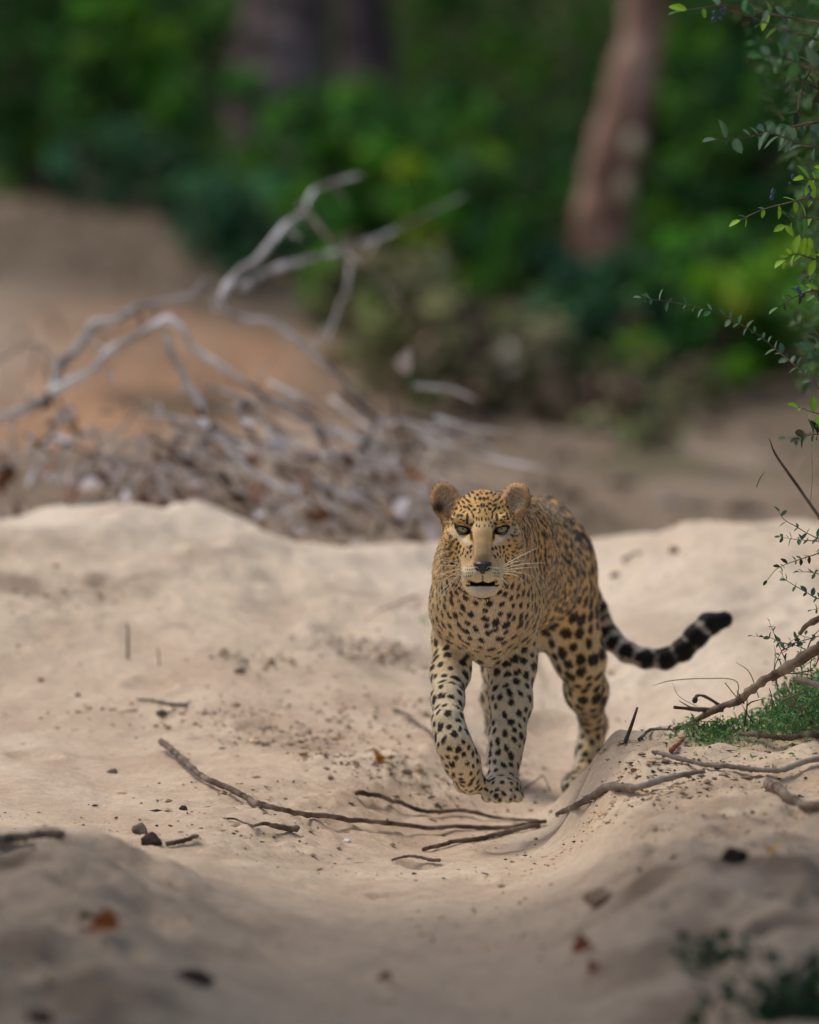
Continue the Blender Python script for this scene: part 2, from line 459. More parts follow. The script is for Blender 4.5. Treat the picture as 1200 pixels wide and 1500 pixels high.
def around(spots, y0=11.0, y1=17.0):
    def f(n):
        k = n // 2
        # uniform over the picture (denser near in world terms)
        xs = RNG.uniform(-1.1, 1.2, n * 3); ys = RNG.uniform(y0, y1, n * 3)
        dens = np.clip(.35 + fbm(xs * 2, ys * 1.5, 31., 3) * .9, 0.02, 1) * np.where(ys > 15.6, .35, 1)
        keep = RNG.random(n * 3) < dens
        xs, ys = xs[keep][:k], ys[keep][:k]
        cx, cy = [], []
        for (px, py, rx, ry, w) in spots:
            m = int((n - k) * w)
            g = G(px, py)
            cx.append(g[0] + RNG.normal(size=m) * rx); cy.append(g[1] + RNG.normal(size=m) * ry)
        xs = np.concatenate([xs] + cx); ys = np.concatenate([ys] + cy)
        return np.stack([xs, ys, terrain(xs, ys) + .0015], -1), np.ones(len(xs))
    return f
spots = [(420, 1080, .10, .10, .16), (540, 1110, .08, .10, .12), (545, 962, .06, .07, .14), (365, 968, .05, .04, .05), (300, 1045, .13, .06, .08),
         (560, 1040, .12, .10, .08), (1080, 1120, .15, .10, .12), (1150, 1180, .15, .10, .08), (620, 1150, .10, .06, .05), (80, 860, .12, .10, .06), (1000, 1080, .10, .1, .06), (950, 1125, .08, .08, .08), (1000, 1160, .12, .08, .08)]
crumbs("sand_crumbs", "scattered dark crumbs of bark and soil lying on the pale sand", 3800, around(spots), .0009, .0055,
       [lin(74, 60, 52), lin(104, 86, 72), lin(140, 116, 92), lin(52, 44, 40)], .6, 1.6)
crumbs("sand_lumps", "small lumps of the same pale sand scattered over the ground", 1500, around(spots, 10.2, 17.2), .002, .012,
       [lin(190, 162, 130), lin(168, 142, 114)], .5, .5)

crumbs("twig_slivers", "thin slivers of twig and straw scattered on the sand", 520, around(spots, 11.5, 16.8), .0012, .0034,
       [lin(84, 66, 54), lin(120, 98, 78), lin(60, 48, 42), lin(168, 146, 116)], .35, 9.0)

# leaf litter strewn over the river bed and the far banks
n = 3600
xs = RNG.uniform(-2.6, 2.6, n); ys = 20.5 + 12.5 * RNG.random(n) ** .8
k = fbm(xs * 1.2, ys * .7, 44., 3) > -.05
xs, ys = xs[k], ys[k]
V_, F_, C_ = leaf_cloud(np.stack([xs, ys, terrain(xs, ys) + .012], -1), .055, np.array([lin(120, 98, 78), lin(86, 72, 58), lin(158, 136, 112), lin(74, 70, 50), lin(180, 160, 140)])[RNG.integers(0, 5, len(xs))], up=2.0, aspect=.6)
tag(link("leaf_litter", make_mesh("leaf_litter", V_, F_, False, C_, [M_DEAD])), "brown leaf litter strewn over the river bed and far banks", kind="stuff")
# ================================================================ leopard
HS = 13.72 / F_PX                                # metres per photo pixel at the head
HO = P(706.5, 774, 13.72)                        # origin of the head: between the eyes
def HL(x, f, z):                                 # head-local: right, forward (to camera), up
    return np.array((HO[0] + x, HO[1] - f, HO[2] + z))
prims = []        # dict(kind, a, b, ra, rb, k, tag, sub)
def cap(tagn, a, b, ra, rb, k=.03, sub=False):
    prims.append(dict(t='c', a=np.array(a, float), b=np.array(b, float), ra=ra, rb=rb, k=k, tag=tagn, sub=sub))
def ell(tagn, c, r, k=.03, rot=None, sub=False):
    R = np.eye(3) if rot is None else np.array(Matrix.Rotation(rot[0], 3, 'X') @ Matrix.Rotation(rot[1], 3, 'Y') @ Matrix.Rotation(rot[2], 3, 'Z'))
    prims.append(dict(t='e', a=np.array(c, float), r=np.array(r, float), R=R, k=k, tag=tagn, sub=sub))
def chain(tagn, pts, k=.03):
    """pts: (px, py, Y, radius m)"""
    for p, q in zip(pts[:-1], pts[1:]):
        cap(tagn, P(*p[:3]), P(*q[:3]), p[3], q[3], k)

T_BODY, T_NECK, T_CHEST, T_HIND, T_FORE, T_LIFT, T_HEAD, T_EAR, T_TAIL, T_MOUTH, T_FAR = range(11)
# trunk
ell(T_CHEST, P(713, 868, 14.06), (.086, .16, .122), .04)
cap(T_BODY, P(722, 842, 14.15), P(766, 844, 14.42), .110, .100, .05)
cap(T_BODY, P(766, 844, 14.42), P(798, 838, 14.68), .100, .096, .05)
cap(T_BODY, P(745, 778, 14.12), P(780, 780, 14.45), .066, .072, .05)      # back line
ell(T_BODY, P(800, 806, 14.72), (.068, .15, .110), .05)
# shoulders
chain(T_CHEST, [(684, 800, 14.16, .044), (670, 890, 14.04, .043), (666, 945, 14.14, .0385)], .04)
chain(T_CHEST, [(746, 785, 14.18, .048), (751, 880, 14.06, .047), (751, 945, 14.16, .043)], .04)
cap(T_CHEST, P(712, 880, 13.98), P(718, 955, 14.04), .052, .028, .04)     # breast
# neck
cap(T_NECK, P(707, 790, 13.86), P(713, 855, 14.02), .066, .080, .05)
cap(T_NECK, P(708, 825, 13.86), P(712, 880, 13.98), .064, .078, .05)
cap(T_NECK, P(722, 768, 13.92), P(746, 782, 14.15), .062, .074, .05)
# hind leg near the viewer's right
ell(T_HIND, P(829, 862, 14.68), (.056, .13, .130), .04)
chain(T_HIND, [(836, 905, 14.66, .051), (850, 965, 14.66, .0415), (859, 1012, 14.74, .0340), (868, 1058, 14.88, .0265)], .05)
ell(T_HIND, P(875, 1058, 14.93), (.016, .022, .026), .02)
chain(T_HIND, [(870, 1064, 14.91, .024), (864, 1100, 14.88, .0225), (856, 1128, 14.84, .021)], .03)
# the other hind leg
ell(T_FAR, P(766, 872, 14.72), (.055, .12, .12), .05)
chain(T_FAR, [(764, 905, 14.70, .052), (738, 975, 14.62, .040), (728, 1020, 14.74, .029), (727, 1062, 14.88, .022)], .03)
chain(T_FAR, [(727, 1066, 14.90, .022), (730, 1100, 14.86, .019), (733, 1118, 14.82, .019)], .02)
# standing foreleg
chain(T_FORE, [(751, 935, 14.17, .0450), (750, 975, 14.14, .0430), (748, 1030, 14.10, .0375), (743, 1078, 14.07, .0315), (739, 1110, 14.06, .0280), (737, 1132, 14.04, .0285)], .025)
ell(T_FORE, P(736, 1150, 14.00), (.037, .046, .021), .02)
# lifted foreleg, wrist bent, paw hanging back
chain(T_LIFT, [(664, 925, 14.14, .0385), (660, 985, 14.06, .0350), (656, 1025, 13.98, .0280), (656, 1058, 13.92, .0270), (664, 1088, 13.90, .0295), (676, 1116, 13.92, .0310), (685, 1136, 13.95, .0285)], .022)
ell(T_LIFT, P(689, 1146, 13.975), (.025, .026, .024), .02)
# paws: toes
def paw(tagn, c, w, fx=0.0, r=.0125, y0=0.0):
    for i, (dx, dy) in enumerate(((-1.0, .010), (-.36, -.004), (.36, -.004), (1.0, .010))):
        cx = c[0] + dx * w
        cap(tagn, (cx * .98 + c[0] * .02, c[1] + .006, c[2] + .012), (cx + fx, c[1] - .040 + dy, c[2] + r * .85), r, r * .95, .008)
pf = P(736, 1172, 14.0); paw(T_FORE, pf, .0285)
hz = float(terrain(P(850, 1140, 14.82)[0], 14.80))
ph = P(850, 1140, 14.80); ph[2] = hz + .002
ell(T_HIND, (ph[0], ph[1] - .005, ph[2] + .020), (.034, .055, .022), .02); paw(T_HIND, (ph[0], ph[1] - .015, ph[2]), .026)
pr = P(733, 1130, 14.80); pr[2] = float(terrain(pr[0], 14.80)) + .002
ell(T_FAR, (pr[0], pr[1] - .005, pr[2] + .020), (.032, .050, .022), .02); paw(T_FAR, (pr[0], pr[1] - .012, pr[2]), .025)
# toes of the hanging paw, curled under
for i in range(4):
    cx = -.020 + i * .0135
    a_ = P(688, 1144, 13.965)
    cap(T_LIFT, a_ + (cx, .004, -.004), a_ + (cx * .9 + .003, .026, -.016), .0115, .0105, .008)
# tail
TAIL = [(812, 775, 14.86, .030), (845, 830, 14.95, .028), (872, 893, 15.00, .0225), (893, 935, 14.98, .0215), (918, 955, 14.96, .0200), (945, 965, 14.95, .0190),
        (975, 965, 14.95, .0195), (1000, 953, 14.95, .0205), (1020, 932, 14.95, .0215), (1038, 915, 14.95, .0215), (1060, 908, 14.95, .0165)]
chain(T_TAIL, TAIL, .012)
# head
ell(T_HEAD, HL(0, -.050, .006), (.0585, .075, .064), .02)
ell(T_HEAD, HL(-.040, -.022, -.024), (.033, .046, .044), .02)
ell(T_HEAD, HL(.040, -.022, -.024), (.033, .046, .044), .02)
for s in (-1, 1):
    ell(T_HEAD, HL(s * .035, .011, .0175), (.023, .0175, .0095), .012, rot=(0, s * -.20, 0))      # brow
    ell(T_HEAD, HL(s * .046, .000, -.030), (.026, .026, .022), .02)                             # cheek bone
    ell(T_HEAD, HL(s * .0172, .062, -.0815), (.0208, .027, .0162), .010)                        # whisker pads
    ell(T_HEAD, HL(s * .052, -.035, -.058), (.030, .045, .040), .02)                           # jaw muscle / ruff
cap(T_HEAD, HL(0, .006, .014), HL(0, .034, -.012), .0205, .0185, .014)
cap(T_HEAD, HL(0, .034, -.012), HL(0, .069, -.050), .0185, .0165, .012)
cap(T_HEAD, HL(0, .020, -.050), HL(0, .058, -.074), .036, .024, .02)
ell(T_HEAD, HL(0, .010, -.085), (.040, .055, .034), .02)
ell(T_HEAD, HL(0, .052, -.1125), (.0215, .026, .0120), .012)                                     # chin
ell(T_HEAD, HL(0, .018, -.108), (.032, .042, .018), .02)
for s in (-1, 1): ell(T_HEAD, HL(s * .020, .030, -.046), (.017, .026, .030), .02)
for s in (-1, 1):                                                                               # eye sockets
    ell(T_HEAD, HL(s * .0365, .034, -.001), (.0150, .014, .0080), .006, rot=(0, s * .30, 0), sub=True)
ell(T_MOUTH, HL(0, .085, -.1010), (.0150, .034, .0018), .003, sub=True)                         # open mouth
ell(T_MOUTH, HL(-.019, .060, -.0975), (.006, .020, .0022), .003, rot=(0, .5, 0), sub=True)
ell(T_MOUTH, HL(.019, .060, -.0975), (.006, .020, .0022), .003, rot=(0, -.5, 0), sub=True)
ell(T_HEAD, HL(0, .096, -.0865), (.0022, .010, .010), .005, sub=True)                           # philtrum
# ears: cups
def ear(s, cx, cz, rx, rz, yaw):
    c = HL(cx, -.046, cz)
    cap(T_EAR, HL(cx - s * .004, -.044, cz - .012), HL(cx * .80, -.040, cz - .048), .020, .016, .015)
    ell(T_EAR, c, (rx, .0165, rz), .010, rot=(0.05, s * .35, yaw))
    ell(T_EAR, HL(cx + s * .002 , -.0275, cz + .002), (rx - .006, .0120, rz - .0075), .005, rot=(0.05, s * .35, yaw), sub=True)
    cap(T_EAR, HL(cx - s * .004, -.028, cz - .004), HL(cx * .88, -.026, cz - .030), .008, .006, .006, sub=True)
ear(-1, -.0700, .0500, .0275, .0340, .40)
ear(1, .0650, .0510, .0270, .0310, -.40)

def prim_d(p, X):
    if p['t'] == 'c':
        ba = p['b'] - p['a']; pa = X - p['a']
        h = np.clip((pa @ ba) / (ba @ ba), 0, 1)
        d = np.sqrt(((pa - h[..., None] * ba) ** 2).sum(-1))
        return d - (p['ra'] + (p['rb'] - p['ra']) * h)
    q = (X - p['a']) @ p['R']
    r = p['r']
    k0 = np.sqrt(((q / r) ** 2).sum(-1)); k1 = np.sqrt(((q / (r * r)) ** 2).sum(-1)) + 1e-9
    return k0 * (k0 - 1) / k1
def smin(a, b, k):
    h = np.maximum(k - np.abs(a - b), 0) / k
    return np.minimum(a, b) - h * h * k * .25
def field(X):
    f = np.full(len(X), 1.0); 
    for p in prims:
        lo, hi = pbox(p, .01 + p['k'])
        m = ((X > lo) & (X < hi)).all(1)
        if not m.any(): continue
        d = prim_d(p, X[m])
        f[m] = -smin(-f[m], d, p['k']) if p['sub'] else smin(f[m], d, p['k'])
    return f
def pbox(p, e):
    if p['t'] == 'c':
        r = max(p['ra'], p['rb']) + e
        return np.minimum(p['a'], p['b']) - r, np.maximum(p['a'], p['b']) + r
    r = max(p['r']) + e
    if np.allclose(p['R'], np.eye(3)): r = p['r'] + e
    return p['a'] - r, p['a'] + r

def surface_nets(f, org, h):
    s = f < 0
    cnt = np.zeros(tuple(np.array(f.shape) - 1), np.int8)
    for a in (0, 1):
        for b_ in (0, 1):
            for c in (0, 1):
                cnt += s[a:f.shape[0] - 1 + a, b_:f.shape[1] - 1 + b_, c:f.shape[2] - 1 + c]
    act = np.argwhere((cnt > 0) & (cnt < 8))
    idx = np.full(cnt.shape, -1, np.int32); idx[tuple(act.T)] = np.arange(len(act))
    acc = np.zeros((len(act), 3)); w = np.zeros(len(act))
    corners = [(a, b_, c) for a in (0, 1) for b_ in (0, 1) for c in (0, 1)]
    for u in corners:
        for ax in range(3):
            if u[ax]: continue
            v = list(u); v[ax] = 1
            fu = f[act[:, 0] + u[0], act[:, 1] + u[1], act[:, 2] + u[2]]; fv = f[act[:, 0] + v[0], act[:, 1] + v[1], act[:, 2] + v[2]]
            m = (fu < 0) != (fv < 0)
            t = np.where(m, fu / (fu - fv + 1e-20), 0)
            pnt = np.tile(np.array(u, float), (len(act), 1)); pnt[:, ax] = t
            acc[m] += pnt[m]; w[m] += 1
    V = (act + acc / w[:, None]) * h + org
    Q = []
    for ax in range(3):
        sl0 = [slice(1, -1)] * 3; sl1 = [slice(1, -1)] * 3
        n = f.shape[ax]
        sl0[ax] = slice(0, n - 1); sl1[ax] = slice(1, n)
        a, b_ = s[tuple(sl0)], s[tuple(sl1)]
        e = np.argwhere(a != b_)
        e_full = e + 1; e_full[:, ax] -= 1
        inside = a[tuple(e.T)]
        o1, o2 = [(1, 2), (2, 0), (0, 1)][ax]
        def cell(d1, d2):
            c = e_full.copy(); c[:, o1] -= d1; c[:, o2] -= d2
            return idx[tuple(c.T)]
        q = np.stack([cell(1, 1), cell(0, 1), cell(0, 0), cell(1, 0)], -1)
        q[~inside] = q[~inside][:, ::-1]
        Q.append(q)
    return V, np.vstack(Q)

hh = .0031
lo = np.array((-.01 + .02, 13.58, -.13)); hi = np.array((.72, 15.10, .66))
n3d = np.ceil((hi - lo) / hh).astype(int)
fld = np.full(n3d, .3, np.float32)
axs = [lo[i] + np.arange(n3d[i]) * hh for i in range(3)]
for p in prims:
    a, b_ = pbox(p, p['k'] + .012)
    i0 = np.clip(np.floor((a - lo) / hh).astype(int), 0, n3d); i1 = np.clip(np.ceil((b_ - lo) / hh).astype(int), 0, n3d)
    if (i1 <= i0).any(): continue
    g = np.stack(np.meshgrid(*[axs[i][i0[i]:i1[i]] for i in range(3)], indexing='ij'), -1)
    d = prim_d(p, g).astype(np.float32)
    sl_ = tuple(slice(i0[i], i1[i]) for i in range(3))
    fld[sl_] = -smin(-fld[sl_], d, p['k']) if p['sub'] else smin(fld[sl_], d, p['k'])
LV, LQ = surface_nets(fld, lo, hh)
del fld
def fgrad(X, e=.0012):
    g = np.empty_like(X)
    for i in range(3):
        dx = np.zeros(3); dx[i] = e
        g[:, i] = field(X + dx) - field(X - dx)
    return g / (np.linalg.norm(g, axis=1)[:, None] + 1e-9)
LN = fgrad(LV)
f0 = field(LV); LV -= np.clip(f0, -.002, .002)[:, None] * LN
# slight muscle / skin relief
LV += LN * (fbm(LV[:, 0] * 14, LV[:, 1] * 8, LV[:, 2] * 12, 3) * .0012 * (~(np.abs(LV[:, 1] - 13.7) < .13)))[:, None]
LN = fgrad(LV)
# finer mesh on the face
import bmesh
bm_ = bmesh.new()
tmp_ = make_mesh("tmp", LV, LQ); bm_.from_mesh(tmp_); bpy.data.meshes.remove(tmp_)
bm_.verts.ensure_lookup_table()
inh = (np.abs(LV[:, 0] - HO[0]) < .100) & (HO[1] - LV[:, 1] > -.060) & (LV[:, 2] - HO[2] > -.135)
ed_ = [e for e in bm_.edges if inh[e.verts[0].index] and inh[e.verts[1].index]]
bmesh.ops.subdivide_edges(bm_, edges=ed_, cuts=1, use_grid_fill=True)
bmesh.ops.triangulate(bm_, faces=[f for f in bm_.faces if len(f.verts) > 4])
LV = np.array([v.co[:] for v in bm_.verts])
bm_.verts.index_update()
LQ = np.array([[v.index for v in f.verts] + ([f.verts[-1].index] if len(f.verts) == 3 else []) for f in bm_.faces], np.int64)
bm_.free()
nrw = (np.abs(LV[:, 0] - HO[0]) < .100) & (HO[1] - LV[:, 1] > -.060) & (LV[:, 2] - HO[2] > -.135)
for _ in range(2):
    X_ = LV[nrw]; LV[nrw] = X_ - np.clip(field(X_), -.003, .003)[:, None] * fgrad(X_, .0008) * .9
LN = fgrad(LV)
ISTRI = LQ[:, 2] == LQ[:, 3]

def region_of(X):
    """nearest primitive's tag"""
    best = np.full(len(X), 9.0); tg = np.zeros(len(X), int)
    for p in prims:
        if p['sub'] and p['tag'] != T_MOUTH: continue
        d = prim_d(p, X)
        if p['sub']: d = np.abs(d) + .0008
        m = d < best
        best[m] = d[m]; tg[m] = p['tag']
    return tg
tailp = catmull(np.array([[*P(*t[:3])] for t in TAIL]), 12)
taill = np.concatenate([[0], np.cumsum(np.linalg.norm(np.diff(tailp, axis=0), axis=1))])
tkd = kdtree.KDTree(len(tailp))
for i, q in enumerate(tailp): tkd.insert(q, i)
tkd.balance()

# ---- coat: spots scattered over the hide, then one colour per skin vertex and per hair
def head_uv(X):
    return X[:, 0] - HO[0], HO[1] - X[:, 1], X[:, 2] - HO[2]
def spacing(X, tg, N_):
    hx, hf, hz_ = head_uv(X)
    s = np.full(len(X), .0245)
    s[tg == T_BODY] = .0185
    s[tg == T_CHEST] = .0200
    m = tg == T_NECK; s[m] = np.interp(X[m, 2], [.40, .47, .52, .58], [.0190, .0165, .0132, .0120])
    dpt = X[:, 1]
    s = np.where(np.isin(tg, (T_BODY,)) , np.interp(dpt, [14.0, 14.5, 14.8], [.0135, .0160, .0215]), s)
    # chest: smaller near the neck, bigger towards the legs
    m = tg == T_CHEST
    s[m] = np.interp(X[m, 2], [.25, .34, .46, .55], [.0225, .0195, .0165, .0140])
    s[tg == T_HIND] = np.interp(X[tg == T_HIND, 2], [0, .12, .3, .45, .55], [.0165, .0230, .0275, .0250, .0215])
    s[tg == T_FAR] = .026
    for t in (T_FORE, T_LIFT):
        m = tg == t
        s[m] = np.interp(X[m, 2], [0, .04, .12, .22, .3], [.0105, .0135, .0162, .0186, .0195])
    m = tg == T_HEAD
    s[m] = np.where(hz_[m] > -.02, .0082, .0078)
    s[tg == T_EAR] = .5
    return s
cand = RNG.permutation(len(LV))[:60000]
ctg = region_of(LV[cand])
sp_ = spacing(LV[cand], ctg, LN[cand])
hx, hf, hz_ = head_uv(LV[cand])
ok = (ctg != T_EAR) & (ctg != T_TAIL) & (ctg != T_MOUTH)
isf = ctg == T_HEAD
noseb = isf & (np.abs(hx) < np.interp(hz_, [-.09, -.05, -.02, .012, .022], [.034, .021, .017, .017, .0])) & (hz_ < .020) & (hf > -.005)
muz = isf & (hf > .030) & (hz_ < -.050)
eyez = isf & (((np.abs(hx) - .036) / .024) ** 2 + ((hz_ + .004) / .0150) ** 2 < 1)
under = isf & (((np.abs(hx) - .030) / .017) ** 2 + ((hz_ + .022) / .010) ** 2 < 1)
chin = isf & (hz_ < -.095) & (np.abs(hx) < .04)
ok &= ~(noseb | muz | eyez | under | chin)
# hand-placed marks of the face, in photo-zoom units (u right, v down), left half mirrored
marks = [(480, 480, 8, 20, 0), (512, 484, 8, 20, 0), (545, 486, 9, 22, 0), (485, 556, 8, 14, 10), (522, 562, 8, 14, 5), (448, 455, 10, 30, -12), (372, 470, 16, 48, 5),
         (452, 520, 8, 14, 0), (250, 440, 14, 20, 30), (298, 458, 22, 15, 0), (326, 498, 14, 11, 0), (285, 494, 10, 10, 0), (185, 505, 12, 26, 20), (155, 520, 10, 20, 20),
         (455, 370, 22, 13, -10), (500, 328, 18, 13, 0), (525, 385, 10, 22, 0), (528, 250, 20, 20, 0), (540, 325, 12, 26, 0), (500, 200, 18, 14, 0), (410, 325, 28, 13, 20),
         (385, 272, 34, 12, 30), (335, 235, 26, 13, 45), (375, 195, 28, 12, 25), (440, 180, 20, 12, 10), (470, 245, 13, 20, -10), (320, 292, 24, 10, 40), (350, 352, 20, 14, 20),
         (396, 372, 32, 11, 50), (300, 350, 14, 10, 30), (240, 370, 12, 20, 30), (205, 440, 10, 18, 30), (430, 405, 10, 16, 0), (410, 225, 14, 9, 20), (275, 250, 18, 9, 45),
         (265, 320, 16, 9, 45), (222, 330, 12, 9, 45), (500, 420, 9, 12, 0)]
extra = []
for (u, v, ru, rv, ang) in marks:
    for mir in (0, 1):
        uu = 1110 - u if mir else u
        if mir and abs(u - 555) < 14: continue
        jx, jy = RNG.normal(size=2) * 5
        extra.append(((uu + jx - 555) / 8.335 * HS, (608 - v + jy) / 8.335 * HS, ru * 1.3 / 8.335 * HS, rv * 1.25 / 8.335 * HS, math.radians(-ang if not mir else ang)))
EX = np.array(extra)
cellh = {}
spots_ = []
for ii_, ci in enumerate(cand):
    if not ok[ii_]: continue
    p = LV[ci]; s = sp_[ii_]
    if isf[ii_] and hf[ii_] > -.09 and LN[ci, 1] < .3:
        d2 = ((EX[:, 0] - hx[ii_]) ** 2 + (EX[:, 1] - hz_[ii_]) ** 2)
        if (d2 < (np.maximum(EX[:, 2], EX[:, 3]) * .6 + .0042) ** 2).any(): continue
    c = tuple((p // .03).astype(int)); bad = False
    for dx in (-1, 0, 1):
        for dy in (-1, 0, 1):
            for dz in (-1, 0, 1):
                for q, s2 in cellh.get((c[0] + dx, c[1] + dy, c[2] + dz), ()):
                    if (q[0] - p[0]) ** 2 + (q[1] - p[1]) ** 2 + (q[2] - p[2]) ** 2 < (min(s, s2)) ** 2: bad = True; break
                if bad: break
            if bad: break
        if bad: break
    if bad: continue
    cellh.setdefault(c, []).append((p, s)); spots_.append((ci, s, ctg[ii_]))
SI = np.array([s[0] for s in spots_]); SS = np.array([s[1] for s in spots_]); ST = np.array([s[2] for s in spots_])
SPOS, SNRM = LV[SI], LN[SI]
ns = len(SI)
# elongation axis: along the fur on body, across the limb on the fore legs
axd = np.tile(np.array((0.15, .5, -.8)), (ns, 1))
axd[ST == T_FORE] = (.35, 0, -1); axd[ST == T_LIFT] = (-.1, 0, -1)
axd[ST == T_HIND] = (.05, .15, -1)
m = np.isin(ST, (T_FORE, T_LIFT, T_CHEST)) & (SPOS[:, 2] > .20) & (SPOS[:, 2] < .33)
axd[m] = np.array((1.0, 0, .25)) * np.where(SPOS[m, 0] < .14, 1, 1)[:, None] + np.array((0, 0, -.6)) * (SPOS[m, 0] < .14)[:, None]
m = ST == T_HEAD
sx = SPOS[m, 0] - HO[0]; sz = SPOS[m, 2] - HO[2]
axd[m] = np.stack([sx, np.full(len(sx), .0), sz * .9 + .03], -1)
m2 = m & (SPOS[:, 2] - HO[2] < -.02)
axd[m2] = np.stack([np.sign(SPOS[m2, 0] - HO[0]) * .8, np.zeros(m2.sum()), -.8 * np.ones(m2.sum())], -1)
axd += RNG.normal(size=axd.shape) * .25
axd -= (axd * SNRM).sum(1)[:, None] * SNRM; axd /= np.linalg.norm(axd, axis=1)[:, None] + 1e-9
bxd = np.cross(SNRM, axd)
vv_ = np.exp(RNG.normal(size=ns).clip(-1.5, 1.3) * .17); ra_ = SS * RNG.uniform(.38, .58, ns) * vv_; rb_ = SS * RNG.uniform(.28, .42, ns) * vv_
m = ST == T_HIND; rb_[m] *= 1.22; ra_[m] *= 1.10
m = (ST == T_BODY) & (SPOS[:, 1] > 14.5); rb_[m] *= 1.12; ra_[m] *= 1.1
m = np.isin(ST, (T_CHEST,)); ra_[m] *= .88; rb_[m] *= .95
m = ST == T_HEAD; ra_[m] *= 1.0; rb_[m] *= .98
m = np.isin(ST, (T_BODY, T_NECK)); ra_[m] *= 1.15; rb_[m] *= 1.3
m = np.isin(ST, (T_FORE, T_LIFT)); rb_[m] *= 1.04; ra_[m] *= .98
m = (ST == T_CHEST); rb_[m] *= .92; ra_[m] *= .88
m = (ST == T_NECK) & (SPOS[:, 2] < .5); rb_[m] *= .80; ra_[m] *= .80
# marks traced under the chin and on the throat
add = []
pxv = 600 + LV[:, 0] / LV[:, 1] * F_PX; pyv = 32 + (H_CAM - LV[:, 2]) / LV[:, 1] * F_PX
for (px_, py_, a_, b_, ang_) in ((668, 862, 11, 3.5, 12), (680, 869, 6, 5, 0), (734, 870, 6.5, 6, 0), (745, 861, 5, 5, 40), (671, 882, 4, 3.4, 0), (660, 876, 2.6, 3.6, 0),
                                 (678, 925, 9, 4.5, 20), (658, 932, 6, 5, 30), (727, 925, 9, 4.5, -30), (735, 940, 7, 5, -20), (676, 941, 8, 3.5, 5), (712, 897, 5, 4, 20), (748, 905, 5, 3.6, 0), (757, 935, 6, 5, 0)):
    d_ = (pxv - px_) ** 2 + (pyv - py_) ** 2
    c_ = np.where((d_ < 9) & (LN[:, 1] < 0))[0]
    if len(c_) == 0: continue
    j_ = c_[np.argmin(LV[c_, 1])]
    t_ = math.radians(ang_); ax_ = np.array((math.cos(t_), 0, -math.sin(t_))); ax_ -= ax_.dot(LN[j_]) * LN[j_]; ax_ /= np.linalg.norm(ax_)
    add.append((LV[j_], LN[j_], a_ * .95 * HS, b_ * .95 * HS, ax_))
SPOS = np.vstack([SPOS] + [a[0] for a in add]); SNRM = np.vstack([SNRM] + [a[1] for a in add])
ra_ = np.concatenate([ra_, [a[2] for a in add]]); rb_ = np.concatenate([rb_, [a[3] for a in add]])
axd = np.vstack([axd] + [a[4] for a in add]); bxd = np.cross(SNRM, axd)
ns = len(SPOS)
KD = kdtree.KDTree(ns)
for i in range(ns): KD.insert(SPOS[i], i)
KD.balance()

